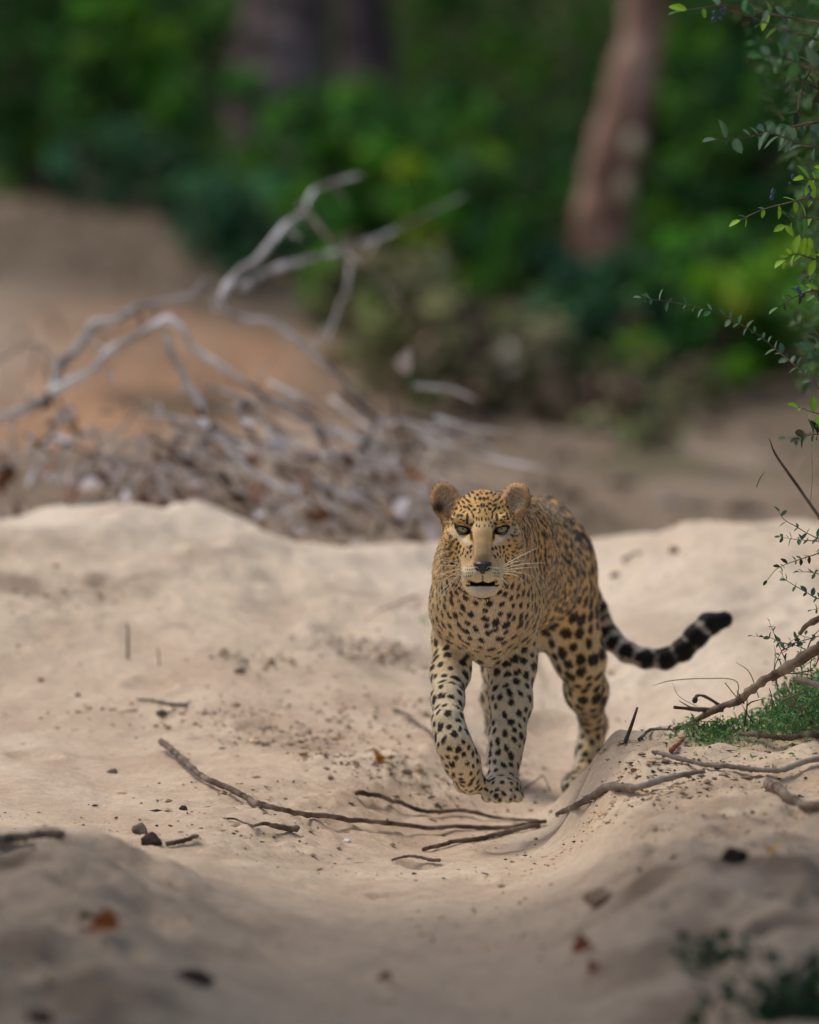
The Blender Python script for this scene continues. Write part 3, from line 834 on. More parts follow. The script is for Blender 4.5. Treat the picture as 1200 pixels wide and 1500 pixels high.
GOLD = np.array(lin(220, 174, 108)); OCHRE = np.array(lin(206, 156, 90)); CREAM = np.array(lin(224, 204, 162)); WHITE = np.array(lin(216, 208, 192))
GREY = np.array(lin(170, 144, 112)); BLACK = np.array(lin(24, 18, 17)); DBROWN = np.array(lin(52, 34, 26)); RUST = np.array(lin(182, 112, 58))
PALEB = np.array(lin(220, 212, 194))
def coat(X, N_, tg):
    n = len(X)
    hx, hf, hz_ = head_uv(X)
    nz1 = fbm(X[:, 0] * 20, X[:, 1] * 20, X[:, 2] * 20, 3)
    C = np.tile(GOLD, (n, 1))
    # body: golden back, paler chest front and low flanks
    z = X[:, 2]
    t = np.clip(sstep(.50, .30, z) + .25 * nz1, 0, 1)
    t = np.where(np.isin(tg, (T_CHEST, T_NECK, T_FORE, T_LIFT, T_HIND, T_FAR, T_BODY)), t, 0)
    t = np.where(np.isin(tg, (T_HIND, T_BODY)), t * (.25 + .75 * sstep(.45, .15, z)), t)
    C = C * (1 - .75 * t[:, None]) + CREAM * .75 * t[:, None]
    fr = np.clip(-N_[:, 1] * 1.3, 0, 1) * np.isin(tg, (T_CHEST, T_NECK)) * sstep(.54, .40, z) * np.exp(-((X[:, 0] - .148) / .065) ** 2)
    C = C * (1 - .85 * fr[:, None]) + WHITE * .85 * fr[:, None]
    leg = np.isin(tg, (T_FORE, T_LIFT)) * sstep(.30, .2, z)
    C = C * (1 - .45 * leg[:, None]) + PALEB * .45 * leg[:, None]
    inner = np.zeros(n)
    inner = np.where(tg == T_FORE, sstep(.3, -.8, N_[:, 0]), inner); inner = np.where(tg == T_LIFT, sstep(-.1, .9, N_[:, 0]) * (z > .13), inner)
    inner = np.where(tg == T_HIND, sstep(-.1, -.9, N_[:, 0]), inner); inner = np.where(tg == T_FAR, .9, inner)
    C = C * (1 - .8 * inner[:, None]) + PALEB * .8 * inner[:, None]  # light on the inner legs painted in as paler coat
    back = np.isin(tg, (T_BODY, T_NECK)) * sstep(.2, .8, N_[:, 2])
    C = C * (1 - .5 * back[:, None]) + OCHRE * .5 * back[:, None]
    # head
    h = tg == T_HEAD
    if h.any():
        c = np.tile(GOLD * 1.08, (n, 1))
        def blend(c, col, w): w = np.clip(w, 0, 1)[:, None]; return c * (1 - w) + col * w
        c = blend(c, OCHRE, sstep(.03, .06, hz_) * .6)
        c = blend(c, CREAM, sstep(-.020, -.060, hz_) * .6 * sstep(.012, .035, np.abs(hx)))
        fw = sstep(-.02, .01, hf)
        nb = (1 - sstep(.009, np.interp(hz_, [-.06, -.01], [.025, .019]), np.abs(hx))) * sstep(.022, .006, hz_) * fw
        c = blend(c, GREY, nb * (.55 + .25 * sstep(-.02, -.05, hz_)))
        c = blend(c, GREY * .7, (1 - sstep(.008, .016, np.abs(hx))) * bump(-.062, -.05, -.03, -.016, hz_) * fw * .6)
        side = bump(.014, .020, .030, .038, np.abs(hx)) * bump(-.085, -.06, -.03, -.02, hz_) * fw
        c = blend(c, np.array(lin(206, 172, 130)), side * .8)
        c = blend(c, CREAM * 1.05, np.exp(-(((np.abs(hx) - .033) / .030) ** 2 + ((hz_ - .006) / .014) ** 2)) * .6 * fw)   # around eyes
        c = blend(c, np.array(lin(232, 218, 190)), 1.0 * np.exp(-(((np.abs(hx) - .036) / .015) ** 2 + ((hz_ + .0175 - (np.abs(hx) - .036) * .5) / .0056) ** 2)) * fw)  # white under the eye
        c = blend(c, WHITE, .35 * np.exp(-(((np.abs(hx) - .053) / .009) ** 2 + ((hz_ + .010) / .009) ** 2)) * fw)
        mz = sstep(.040, .052, hf) * sstep(-.062, -.070, hz_)
        c = blend(c, np.array(lin(222, 206, 170)), mz * .9)
        c = blend(c, np.array(lin(214, 202, 182)), sstep(-.098, -.108, hz_) * (1 - sstep(.022, .034, np.abs(hx))) * sstep(-.02, .02, hf))
        # dark rims and tear lines
        ex, ez = np.abs(hx) - .0372, hz_ + .0005
        er = np.sqrt((ex / .0158) ** 2 + ((ez - ex * .26) / .0084) ** 2)
        c = blend(c, BLACK, (1 - sstep(.90, 1.08, er)) * fw)
        tear = (1 - sstep(.0022, .0038, np.abs(np.abs(hx) - (.0215 - (-.006 - hz_) * .10)))) * bump(-.024, -.015, -.004, .0, hz_)
        c = blend(c, BLACK * 1.3, tear * .9 * fw)
        tear2 = (1 - sstep(.001, .003, np.abs(np.abs(hx) - .0175))) * bump(-.052, -.045, -.02, -.012, hz_)
        c = blend(c, DBROWN, tear2 * .35 * fw)
        # whisker rows
        for k, zz in enumerate((-.0655, -.0715, -.0775, -.0835)):
            ln = (1 - sstep(.0012, .0026, np.abs(hz_ - zz + (np.abs(hx) - .02) * .12))) * bump(.010 + .003 * k, .013 + .003 * k, .030, .034, np.abs(hx)) * sstep(.035, .045, hf)
            c = blend(c, BLACK * 1.5, ln * (.85 if k else .6) * np.clip(.6 + 1.2 * np.sin(np.abs(hx) * 1600 + k), 0, 1))
        # lips
        lip = (1 - sstep(.0016, .0034, np.abs(hz_ + .1012 - .0080 * (hx / .025) ** 2))) * (1 - sstep(.019, .026, np.abs(hx))) * (hf > .02) * .92
        c = blend(c, BLACK, lip)
        corner = np.exp(-(((np.abs(hx) - .0255) / .0036) ** 2 + ((hz_ + .0955) / .0044) ** 2)) * 1.15 * (hf > .0)
        c = blend(c, DBROWN * .8, corner * .85)
        c = blend(c, DBROWN, .8 * (1 - sstep(.0008, .0018, np.abs(hx))) * bump(-.100, -.095, -.085, -.080, hz_) * (hf > .05))
        # traced face marks
        F_ = h & (N_[:, 1] < .25)
        idx = np.where(F_)[0]
        if len(idx):
            d = np.full(len(idx), 9.0)
            qx, qz = hx[idx], hz_[idx]
            wob = fbm(qx * 420, qz * 420, 2.0, 2) * .25
            for (mx_, mz_, a_, b_, an) in EX:
                dx, dz = qx - mx_, qz - mz_
                near_ = (np.abs(dx) < .012) & (np.abs(dz) < .012)
                ca, sa = math.cos(an), math.sin(an)
                e_ = np.sqrt(((dx * ca + dz * sa) / a_) ** 2 + ((-dx * sa + dz * ca) / b_) ** 2)
                d = np.where(near_, np.minimum(d, e_), d)
            w = 1 - sstep(.78, 1.12, d + wob)
            full = np.zeros(n); full[idx] = w
            c = blend(c, BLACK * 1.25, full * .95)
        C = np.where(h[:, None], c, C)
    # ears
    e = tg == T_EAR
    if e.any():
        s = np.sign(hx)
        cx = np.where(s < 0, -.0705, .0650); cz = np.where(s < 0, .050, .0515)
        rr = np.sqrt(((hx - cx) / .029) ** 2 + ((hz_ - cz) / .034) ** 2)
        c = np.tile(np.array(lin(218, 176, 124)), (n, 1))
        inn = (1 - sstep(.55, .78, rr)) * (N_[:, 1] < .35)
        c = c * (1 - inn[:, None]) + np.array(lin(196, 160, 124)) * inn[:, None]
        stre = (.5 + .5 * np.sin(hz_ * 700 + hx * 350 * s + 3 * fbm(hx * 60, hz_ * 60, 1.0, 2))) * inn
        c = c * (1 - .7 * stre[:, None]) + np.array(lin(232, 214, 182)) * .7 * stre[:, None]
        dk = np.exp(-(((hx + .082) / .011) ** 2 + ((hz_ - .036) / .010) ** 2)) * 1.2 + np.exp(-(((hx - .090) / .007) ** 2 + ((hz_ - .036) / .012) ** 2))
        dk = dk + .35 * (hx < 0) * bump(.85, 1.0, 1.2, 1.4, rr) * (hx < -.075) + (N_[:, 1] > .3) * .8
        dk = np.clip(dk, 0, .92)[:, None]
        c = c * (1 - dk) + DBROWN * dk
        C = np.where(e[:, None], c, C)
    # tail rings
    tl = np.where(tg == T_TAIL)[0]
    bands = [(.285, .022), (.318, .020), (.350, .020), (.383, .020), (.418, .023), (.456, .026), (.498, .030), (.545, .036), (.60, .03)]
    total = taill[-1]
    for i in tl:
        co, j, dd = tkd.find(X[i])
        l = taill[j]
        side_ = X[i][2] - co[2]
        c = np.array(lin(204, 182, 146)) if l < .3 else WHITE * .72
        u = (l - .10) / (total - .10)
        if l > .13:
            ph_ = (l - .13) / .031 if l < .36 else (.23 / .031) + (l - .36) / .041
            fr_ = ph_ - math.floor(ph_)
            ww = .84 if l > .3 else .72
            low = side_ < -.006 and l < .40
            edge = abs(fr_ - .5) * 2 + .28 * nz1[i] + .8 * max(0.0, abs(side_) - .012) / .01 * (l < .42) + (.55 if low else 0) + (.25 * max(0, -side_ / .02) if l < .45 else 0)
            k = 1 - float(sstep(ww - .08, ww + .10, edge))
            if l > total - .012: k = 1
            c = c * (1 - k) + BLACK * .8 * k
        C[i] = c
    # scattered spots
    sel = np.where(~np.isin(tg, (T_EAR, T_TAIL, T_MOUTH)))[0]
    wsp = np.zeros(n)
    wobx = fbm(X[:, 0] * 170, X[:, 1] * 170, X[:, 2] * 170, 2) * .32
    for i in sel:
        x_ = X[i]; best = 9.0; bj = -1
        for co, j, dd in KD.find_range(x_, .016 if tg[i] != T_HEAD else .006):
            dv = x_ - SPOS[j]
            a_ = (dv @ axd[j]) / ra_[j]; b_ = (dv @ bxd[j]) / rb_[j]
            e_ = a_ * a_ + b_ * b_
            if e_ < best: best = e_; bj = j
        wsp[i] = 1 - float(sstep(.80, 1.18, math.sqrt(best) + wobx[i])) if best < 4 else 0
    # rosette warmth: slightly darker ground between flank spots
    dark = np.where((tg == T_HEAD), .95, .97) * wsp
    dcol = np.where(np.isin(tg, (T_BODY, T_NECK))[:, None], BLACK * 1.15, BLACK * 1.05)
    C = C * (1 - dark[:, None]) + dcol * dark[:, None]
    mth = tg == T_MOUTH
    C[mth] = np.array(lin(24, 16, 16))
    return np.clip(C, .003, .9)

LT = region_of(LV)
LC = coat(LV, LN, LT)
m_skin, nt, b = new_mat("leopard coat")
at = nt.nodes.new("ShaderNodeAttribute"); at.attribute_name = "col"
nt.links.new(at.outputs["Color"], b.inputs["Base Color"])
b.inputs["Roughness"].default_value = .7; b.inputs["Specular IOR Level"].default_value = .15
m_fur, nt, b = new_mat("leopard fur")
at = nt.nodes.new("ShaderNodeAttribute"); at.attribute_name = "col"
nt.links.new(at.outputs["Color"], b.inputs["Base Color"])
b.inputs["Roughness"].default_value = .55; b.inputs["Specular IOR Level"].default_value = .25
b.inputs["Sheen Weight"].default_value = .15

leopard = empty("leopard", (.16, 14.2, float(terrain(.16, 14.2))))
tag(leopard, "spotted leopard walking towards the camera with one forepaw lifted and its tail curled out", "leopard")
body = link("body", make_mesh("body", LV, np.vstack([LQ[:, [0, 1, 2]], LQ[~ISTRI][:, [0, 2, 3]]]), True, LC, [m_skin]), leopard)

# ---- fur strands, each a short tapered blade with the normal of the hide
tri = np.vstack([LQ[:, [0, 1, 2]], LQ[~ISTRI][:, [0, 2, 3]]])
A, B_, Cc = LV[tri[:, 0]], LV[tri[:, 1]], LV[tri[:, 2]]
area = .5 * np.linalg.norm(np.cross(B_ - A, Cc - A), axis=1)
cen = (A + B_ + Cc) / 3; tN = LN[tri[:, 0]]; tT = LT[tri[:, 0]]
hx, hf, hz_ = head_uv(cen)
dens = np.where(tN[:, 1] < .35, 1.0, .25)
dens[tT == T_HEAD] *= 3.0; dens[tT == T_EAR] *= 2.2; dens[tT == T_TAIL] *= 1.8; dens[tT == T_MOUTH] = 0
ex, ez = np.abs(hx) - .0365, hz_ + .001
dens[(tT == T_HEAD) & (((ex / .0168) ** 2 + ((ez - ex * .30) / .0098) ** 2) < 1) & (hf > 0)] = 0
dens[(tT == T_HEAD) & (np.abs(hx) < .020) & (hz_ < -.054) & (hz_ > -.085) & (hf > .06)] *= .25
dens[(tT == T_HEAD) & (np.abs(hz_ + .101) < .0034) & (np.abs(hx) < .024) & (hf > .02)] = 0
NH = 235000
w = area * dens; w /= w.sum()
pick = RNG.choice(len(tri), NH, p=w)
u = RNG.random(NH); v = RNG.random(NH); fl = u + v > 1; u[fl] = 1 - u[fl]; v[fl] = 1 - v[fl]
R_ = A[pick] + u[:, None] * (B_ - A)[pick] + v[:, None] * (Cc - A)[pick]
n0, n1_, n2_ = LN[tri[pick, 0]], LN[tri[pick, 1]], LN[tri[pick, 2]]
RN = n0 * (1 - u - v)[:, None] + n1_ * u[:, None] + n2_ * v[:, None]; RN /= np.linalg.norm(RN, axis=1)[:, None] + 1e-9
RT = tT[pick]
RC = coat(R_, RN, RT)
flow = np.tile(np.array((0.0, .8, -.55)), (NH, 1))
m = np.isin(RT, (T_FORE, T_LIFT, T_HIND, T_FAR)); flow[m] = (0, .15, -1)
m = np.isin(RT, (T_CHEST, T_NECK)); flow[m] = (0, .45, -.9)
m = RT == T_CHEST; flow[m, 0] = (R_[m, 0] - .15) * 2
m = RT == T_HEAD
hx, hf, hz_ = head_uv(R_)
fl_ = np.stack([hx * 9, np.full(NH, .6), np.where(hz_ > -.05, hz_ * 7 + .35, -.35)], -1); flow[m] = fl_[m]
m = RT == T_EAR
cxe = np.where(hx < 0, -.0705, .0650)
fle = np.stack([(hx - cxe) * 18 - np.sign(hx) * .2, np.full(NH, -.1), (hz_ - .040) * 16 + .2], -1); flow[m] = fle[m]
tl = np.where(RT == T_TAIL)[0]
tdir = np.gradient(tailp, axis=0); tdir /= np.linalg.norm(tdir, axis=1)[:, None]
for i in tl:
    co, j, dd = tkd.find(R_[i]); flow[i] = tdir[j]
flow += RNG.normal(size=flow.shape) * .22
flow -= (flow * RN).sum(1)[:, None] * RN; flow /= np.linalg.norm(flow, axis=1)[:, None] + 1e-9
LEN = np.full(NH, .0085)
for t, l in ((T_HEAD, .0045), (T_EAR, .0092), (T_TAIL, .0105), (T_NECK, .0095), (T_CHEST, .0090), (T_FORE, .0068), (T_LIFT, .0066), (T_HIND, .0085), (T_BODY, .0085)): LEN[RT == t] = l
LEN = np.where((RT == T_HEAD) & (np.abs(hx) > .055), .008, LEN)
LEN = np.where((RT == T_HEAD) & (hf > .03), .0032, LEN)
LEN *= .8 * RNG.uniform(.6, 1.3, NH)
lift = np.where(RT == T_EAR, .55, .32)[:, None] * RNG.uniform(.5, 1.5, (NH, 1))
d1 = flow + RN * lift; d1 /= np.linalg.norm(d1, axis=1)[:, None]
d2 = flow + RN * lift * .3; d2 /= np.linalg.norm(d2, axis=1)[:, None]
p0 = R_ - RN * .0004; p1 = p0 + d1 * (LEN * .5)[:, None]; p2 = p1 + d2 * (LEN * .5)[:, None]
side = np.cross(flow, RN) + RN * RNG.normal(size=(NH, 1)) * .4; side /= np.linalg.norm(side, axis=1)[:, None]
W_ = np.where(RT == T_HEAD, .00042, .00062)[:, None] * RNG.uniform(.7, 1.3, (NH, 1))
FVx = np.stack([p0 - side * W_, p0 + side * W_, p1 - side * W_ * .8, p1 + side * W_ * .8, p2], 1).reshape(-1, 3)
bi = np.arange(NH)[:, None, None] * 5
FF = (bi + np.array([[0, 1, 3], [0, 3, 2], [2, 3, 4]])[None]).reshape(-1, 3)
sc_ = np.exp(RNG.normal(size=(NH, 1)) * np.where(RT == T_HEAD, .32, .24)[:, None])
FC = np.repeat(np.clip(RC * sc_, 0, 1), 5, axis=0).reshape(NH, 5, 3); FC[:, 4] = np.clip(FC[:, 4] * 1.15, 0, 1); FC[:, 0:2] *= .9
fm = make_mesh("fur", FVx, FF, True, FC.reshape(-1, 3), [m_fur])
fn = RN + d1 * .12; fn /= np.linalg.norm(fn, axis=1)[:, None]
fm.normals_split_custom_set_from_vertices(np.repeat(fn, 5, axis=0).astype(np.float32))
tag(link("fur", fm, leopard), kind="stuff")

# ---- eyes
def surf_f(x_, z_):
    fs = np.linspace(.13, -.05, 360)
    X = np.stack([np.full(360, HO[0] + x_), HO[1] - fs, np.full(360, HO[2] + z_)], -1)
    f_ = field(X); i = int(np.argmax(f_ < 0)); return fs[i]
m_eye, nt, b = new_mat("eye")
at = nt.nodes.new("ShaderNodeAttribute"); at.attribute_name = "col"; nt.links.new(at.outputs["Color"], b.inputs["Base Color"])
b.inputs["Roughness"].default_value = .08; b.inputs["Specular IOR Level"].default_value = .5; b.inputs["Coat Weight"].default_value = .6
m_black = noise_mat("dark skin", [lin(20, 16, 18), lin(36, 30, 32)], scale=300, rough=.45, bscale=500, bdist=.0005)
m_nose = noise_mat("nose leather", [lin(40, 39, 46), lin(68, 66, 76)], scale=260, rough=.38, bscale=900, bdist=.0004, spec=.5)
for s in (-1, 1):
    cx_, cz_ = s * .0368, .0002
    fs = surf_f(cx_, cz_ + .0)
    r_ = .0135
    fc = surf_f(cx_, -.013) - r_ + .0035
    th = np.linspace(0, math.pi, 25); ph_ = np.linspace(0, 2 * math.pi, 40, endpoint=False)
    TH, PH = np.meshgrid(th, ph_, indexing='ij')
    sx_, sz_, sf_ = np.sin(TH) * np.cos(PH), np.sin(TH) * np.sin(PH), np.cos(TH)
    ev = np.stack([HO[0] + cx_ + r_ * sx_, HO[1] - fc - r_ * sf_, HO[2] + cz_ + r_ * sz_], -1).reshape(-1, 3)
    k = 40
    q = [(i * k + j, i * k + (j + 1) % k, (i + 1) * k + (j + 1) % k, (i + 1) * k + j) for i in range(24) for j in range(k)]
    # colour: pupil small, iris olive-green, darker rim
    dx_, dz_ = (r_ * sx_ ).ravel(), (r_ * sz_ - .001).ravel()
    rr = np.sqrt(dx_ ** 2 + dz_ ** 2)
    iris = np.array(lin(164, 154, 108)); iris2 = np.array(lin(116, 106, 68))
    cc = iris[None] * (1 - sstep(.004, .0098, rr))[:, None] + iris2[None] * sstep(.004, .0098, rr)[:, None]
    wr_ = sstep(.0098, .0108, rr)[:, None]; cc = cc * (1 - wr_) + np.array(lin(20, 14, 12)) * wr_
    wp = (1 - sstep(.0014, .0022, rr))[:, None]; cc = cc * (1 - wp) + np.array((.003, .003, .003)) * wp
    cc[sf_.ravel() < 0] = lin(20, 14, 12)
    link("eye", make_mesh("eye", ev, np.array(q), True, cc, [m_eye]), leopard)
    # dark lid rim: an almond ring lying on the eyeball
    ring = []
    for a_ in np.linspace(0, 2 * math.pi, 33)[:-1]:
        ex_ = .0120 * math.cos(a_) ; ez_ = .0072 * math.sin(a_) * (.70 if math.sin(a_) > 0 else .95)
        ez_ += s * ex_ * .24
        rr_ = min(math.hypot(ex_, ez_), r_ * .97)
        ring.append((HO[0] + cx_ + ex_, HO[1] - fc - math.sqrt(max((r_ + .0006) ** 2 - rr_ ** 2, 1e-7)) , HO[2] + cz_ + ez_))
    ring.append(ring[0])
    # upper lid: a sheet lying on the eyeball from the lid edge up into the brow
    lv, nu, nvv = [], 15, 5
    for jv in range(nvv):
        for iu in range(nu):
            uu = -1 + 2 * iu / (nu - 1); ex_ = .0132 * uu
            ez_ = .0047 * math.sqrt(max(1 - uu * uu, 0)) + s * ex_ * .24 + .0085 * jv / (nvv - 1)
            rr_ = min(math.hypot(ex_, ez_), r_ * .985)
            lv.append((HO[0] + cx_ + ex_, HO[1] - fc - math.sqrt((r_ + .0010) ** 2 - rr_ ** 2), HO[2] + cz_ + ez_))
    lq = np.array([(j * nu + i, j * nu + i + 1, (j + 1) * nu + i + 1, (j + 1) * nu + i) for j in range(nvv - 1) for i in range(nu - 1)])
    lcol = np.repeat(np.array([BLACK, DBROWN * 1.6, GOLD * .7, GOLD * .85, GOLD * .95]), nu, axis=0)
    link("upper_eyelid", make_mesh("upper_eyelid", np.array(lv), lq, True, lcol, [m_skin]), leopard)
    rv, rf = tube(ring, [.0014 if math.sin(2 * math.pi * i / 32) > 0 else .0008 for i in range(len(ring))], 8, 1)
    link("eyelid", make_mesh("eyelid", rv, rf, True, None, [m_black]), leopard)

# ---- nose pad
nx_, nz_ = np.meshgrid(np.linspace(-1, 1, 31), np.linspace(-1, 1, 25))
top, bot = -.0560, -.0800
wz = nz_ * .5 + .5
half = .0058 + .0118 * sstep(-.15, .85, wz)
fbase = .0945 - .004 * (nz_ + 1) * .5
X_ = nx_ * half; Z_ = bot + (top - bot) * wz + .0015 * (1 - nx_ ** 2) * (wz > .5)
Fd = fbase - .010 * np.abs(nx_) ** 2.5 - .012 * np.maximum(wz - .75, 0) / .25 * .6 - .006 * np.maximum(.25 - wz, 0) / .25
nos = np.exp(-(((np.abs(nx_) - .66) / .22) ** 2 + ((wz - .42) / .20) ** 2)); Fd = Fd - nos * .006
V0 = np.stack([HO[0] + X_, HO[1] - Fd, HO[2] + Z_], -1).reshape(-1, 3)
V1 = np.stack([HO[0] + X_ * .9, HO[1] - (Fd * 0 + .052), HO[2] + Z_ - .0], -1).reshape(-1, 3)
W2, H2 = 31, 25
q = [(j * W2 + i, j * W2 + i + 1, (j + 1) * W2 + i + 1, (j + 1) * W2 + i) for j in range(H2 - 1) for i in range(W2 - 1)]
nv = len(V0)
bd = [i for i in range(W2)] + [j * W2 + W2 - 1 for j in range(1, H2)] + [(H2 - 1) * W2 + i for i in range(W2 - 2, -1, -1)] + [j * W2 for j in range(H2 - 2, 0, -1)]
q += [(bd[(i + 1) % len(bd)], bd[i], bd[i] + nv, bd[(i + 1) % len(bd)] + nv) for i in range(len(bd))]
nose = link("nose", make_mesh("nose", np.vstack([V0, V1]), np.array(q), True, None, [m_nose]), leopard)
for s in (-1, 1):
    a_ = [HL(s * .0070, .0905, -.0735), HL(s * .0108, .0895, -.0705), HL(s * .0140, .0850, -.0690)]
    v_, f_ = tube(a_, [.0012, .0020, .0012], 8, 4)
    link("nostril", make_mesh("nostril", v_, f_, True, None, [m_black]), nose, loc=None)

# ---- whiskers, traced from the photograph
m_wh = noise_mat("whisker", [lin(225, 215, 190), lin(245, 240, 225)], scale=20, rough=.4)
WH = [((-33, 52), (-48, 50), (-68, 49)), ((-32, 56), (-50, 60), (-70, 66)), ((-31, 58), (-48, 66), (-69, 76)), ((-30, 60), (-46, 74), (-70, 96)), ((-28, 60), (-44, 76), (-66, 104)),
      ((-26, 62), (-34, 76), (-44, 92)), ((-33, 50), (-46, 44), (-58, 42)), ((-24, 64), (-30, 74), (-38, 84)),
      ((32, 50), (52, 38), (80, 24)), ((30, 56), (58, 48), (92, 46)), ((30, 60), (52, 60), (75, 66)), ((28, 62), (48, 64), (64, 76)), ((22, 64), (32, 72), (40, 82)),
      ((30, 58), (54, 54), (84, 52)), ((31, 53), (44, 46), (60, 42)), ((24, 66), (30, 78), (36, 88))]
for wpts in WH:
    r0 = .0009
    pts_ = []
    for j, (u_, v_) in enumerate(wpts):
        f_ = (.066, .080, .082)[j]
        pts_.append(HL(u_ * HS, f_, -v_ * HS))
    v_, f2 = tube(pts_, [r0, r0 * .75, r0 * .25], 5, 6)
    link("whisker", make_mesh("whisker", v_, f2, True, None, [m_wh]), leopard)
# ================================================================ woods behind
def limb_obj(name, pts, rad, mat, parent, n=8, sub=5, knot=.05, wob=.04):
    v, f = tube(pts, rad, n, sub, wob, knot)
    return link(name, make_mesh(name, v, f, True, None, [mat]), parent)

def foliage_blobs(center, ext, nblob, nleaf, size, greens, gap=.45, bottom=None, shell=.55):
    """leaf positions gathered into clumps so that the crown has hollows and bright masses"""
    bc = center + (RNG.uniform(-1, 1, (nblob, 3)) + RNG.normal(size=(nblob, 3)) * .12) * ext
    rel = (bc - center) / ext
    keep = (rel ** 2).sum(1) < 1.25 + .5 * RNG.normal(size=nblob)
    bc = bc[keep]; nb = len(bc)
    br = RNG.uniform(.10, .26, nb) * min(ext[0], ext[2])
    which = RNG.integers(0, nb, nleaf)
    d = unit_rand(nleaf); rad = br[which] * (1 - shell + shell * RNG.random(nleaf) ** .5)
    pos = bc[which] + d * rad[:, None] * np.array((1, 1, .75))
    if bottom is not None:
        pos[:, 2] = np.maximum(pos[:, 2], bottom + RNG.random(nleaf) * .1)
    bcol = np.array(greens)[RNG.integers(0, len(greens), nb)] * 1.12 * np.exp(RNG.normal(size=(nb, 1)) * .42)  # clump contrast paints sunlit and dark masses into the leaves
    col = bcol[which] * np.exp(RNG.normal(size=(nleaf, 1)) * .40)
    return leaf_cloud(pos, size, np.clip(col, .004, .6), up=.5, aspect=.55, droop=.3, dirs=d * .6)

GR_DEEP = [lin(54, 100, 34), lin(40, 84, 38), lin(68, 112, 34)]
GR_MID = [lin(78, 136, 36), lin(100, 152, 34), lin(60, 116, 40), lin(46, 92, 32)]
GR_BRIGHT = [lin(136, 176, 30), lin(92, 152, 32), lin(140, 174, 40), lin(62, 116, 32), lin(84, 140, 36)]  # yellow greens put sunlit highlights into the leaf colour
GR_BLUE = [lin(58, 104, 66), lin(80, 124, 76), lin(44, 84, 56)]
GR_OLIVE = [lin(112, 124, 74), lin(128, 128, 90), lin(88, 106, 58), lin(116, 104, 78)]
GR_DRY = [lin(126, 110, 90), lin(104, 96, 78), lin(140, 124, 104), lin(92, 96, 66)]

def bush(px, py_base, Y, w, h, nleaf, size, greens, label, name="bush", nblob=None, dy=.7, cat="bush", group="bushes at the edge of the woods"):
    g = P(px, py_base, Y); gz = float(terrain(g[0], Y))
    base = np.array((g[0], Y, gz))
    root = tag(empty(name, base), label, cat, group)
    c = base + np.array((0, 0, h * .52))
    nb = nblob or int(70 + 60 * w * h)
    V_, F_, C_ = foliage_blobs(c, np.array((w * .5, dy, h * .5)), nb, nleaf, size, greens, bottom=gz)
    link("foliage", make_mesh("foliage", V_, F_, False, C_, [M_LEAF if greens is not GR_DRY else M_DEAD]), root)
    for k in range(5):
        a_ = RNG.uniform(0, 6.28)
        tip = base + np.array((math.cos(a_) * w * .33, math.sin(a_) * dy * .5, h * RNG.uniform(.6, .85)))
        mid = base + (tip - base) * .5 + RNG.normal(size=3) * .05
        limb_obj("stem", [base - (0, 0, .05), mid, tip], [.022, .014, .006], M_TWIG, root, 6, 4)
    return root

def mw(px, Y): return px * Y / F_PX       # width in metres of so many photo pixels at distance Y

# (px centre, py base, Y, width px, height px, leaves, leaf size, palette, label)
BUSHES = [
    (60, 330, 35.0, 330, 420, 6500, .060, GR_DEEP, "dark green bush above the bare bank at the far left edge"),
    (190, 350, 34.4, 220, 330, 5000, .055, GR_MID, "green bush with yellowish upper leaves just left of the dark trunk"),
    (180, 345, 33.6, 240, 130, 2600, .050, GR_BLUE, "low bluish green bush spilling over the top of the bare bank"),
    (430, 420, 33.0, 250, 255, 6500, .055, GR_MID, "broad green bush growing in front of the dark trunk"),
    (500, 240, 34.5, 150, 200, 3600, .050, GR_BRIGHT, "bright green bush rising to the right side of the dark trunk"),
    (345, 400, 31.5, 190, 140, 2400, .050, GR_BLUE, "low blue green bush behind the forked dead limb"),
    (600, 420, 32.6, 240, 320, 5200, .055, GR_MID, "leafy green bush in the middle of the wood edge"),
    (700, 330, 32.0, 200, 260, 4600, .052, GR_BRIGHT, "bright yellow green bush left of the reddish trunk"),
    (770, 420, 31.4, 230, 300, 4800, .055, GR_DEEP, "shady bush beside the foot of the reddish trunk"),
    (880, 570, 27.4, 230, 250, 4800, .050, GR_BLUE, "dark bluish bush hiding the foot of the reddish trunk"),
    (1010, 420, 32.5, 190, 460, 6500, .058, GR_MID, "tall green bush right of the reddish trunk"),
    (1120, 440, 31.0, 260, 500, 7000, .058, GR_DEEP, "tall dark green thicket at the right edge of the wood"),
    (1050, 590, 27.2, 300, 230, 5200, .050, GR_MID, "low green bush on top of the far right bank"),
    (640, 590, 27.0, 230, 190, 2600, .050, GR_OLIVE, "olive brushwood bush behind the tips of the dead branch"),
    (720, 600, 26.5, 230, 150, 2000, .048, GR_DRY, "brown dried out bush at the foot of the wood edge"),
    (560, 570, 28.0, 200, 170, 2200, .048, GR_OLIVE, "pale olive bush behind the right half of the dead branch"),
    (800, 560, 28.2, 190, 150, 2000, .048, GR_OLIVE, "greyish olive bush between the brown bush and the reddish trunk"),
    (850, 600, 26.3, 200, 90, 1400, .046, GR_DRY, "brown brushwood under the dark bluish bush"),
    (1140, 585, 27.6, 300, 190, 3600, .048, GR_DEEP, "dark green undergrowth on the far right bank below the tall thicket"),
    (960, 590, 26.6, 190, 90, 1500, .045, GR_OLIVE, "low greyish scrub at the right foot of the dark bluish bush"),
    (520, 480, 29.6, 150, 130, 1500, .046, GR_MID, "green scrub behind the crossing limbs of the dead branch"),
]
for (px, pb, Y, wp, hp, nl, sz, gr_, lab) in BUSHES:
    bush(px, pb, Y, mw(wp, Y), mw(hp, Y), nl, sz, gr_, lab)
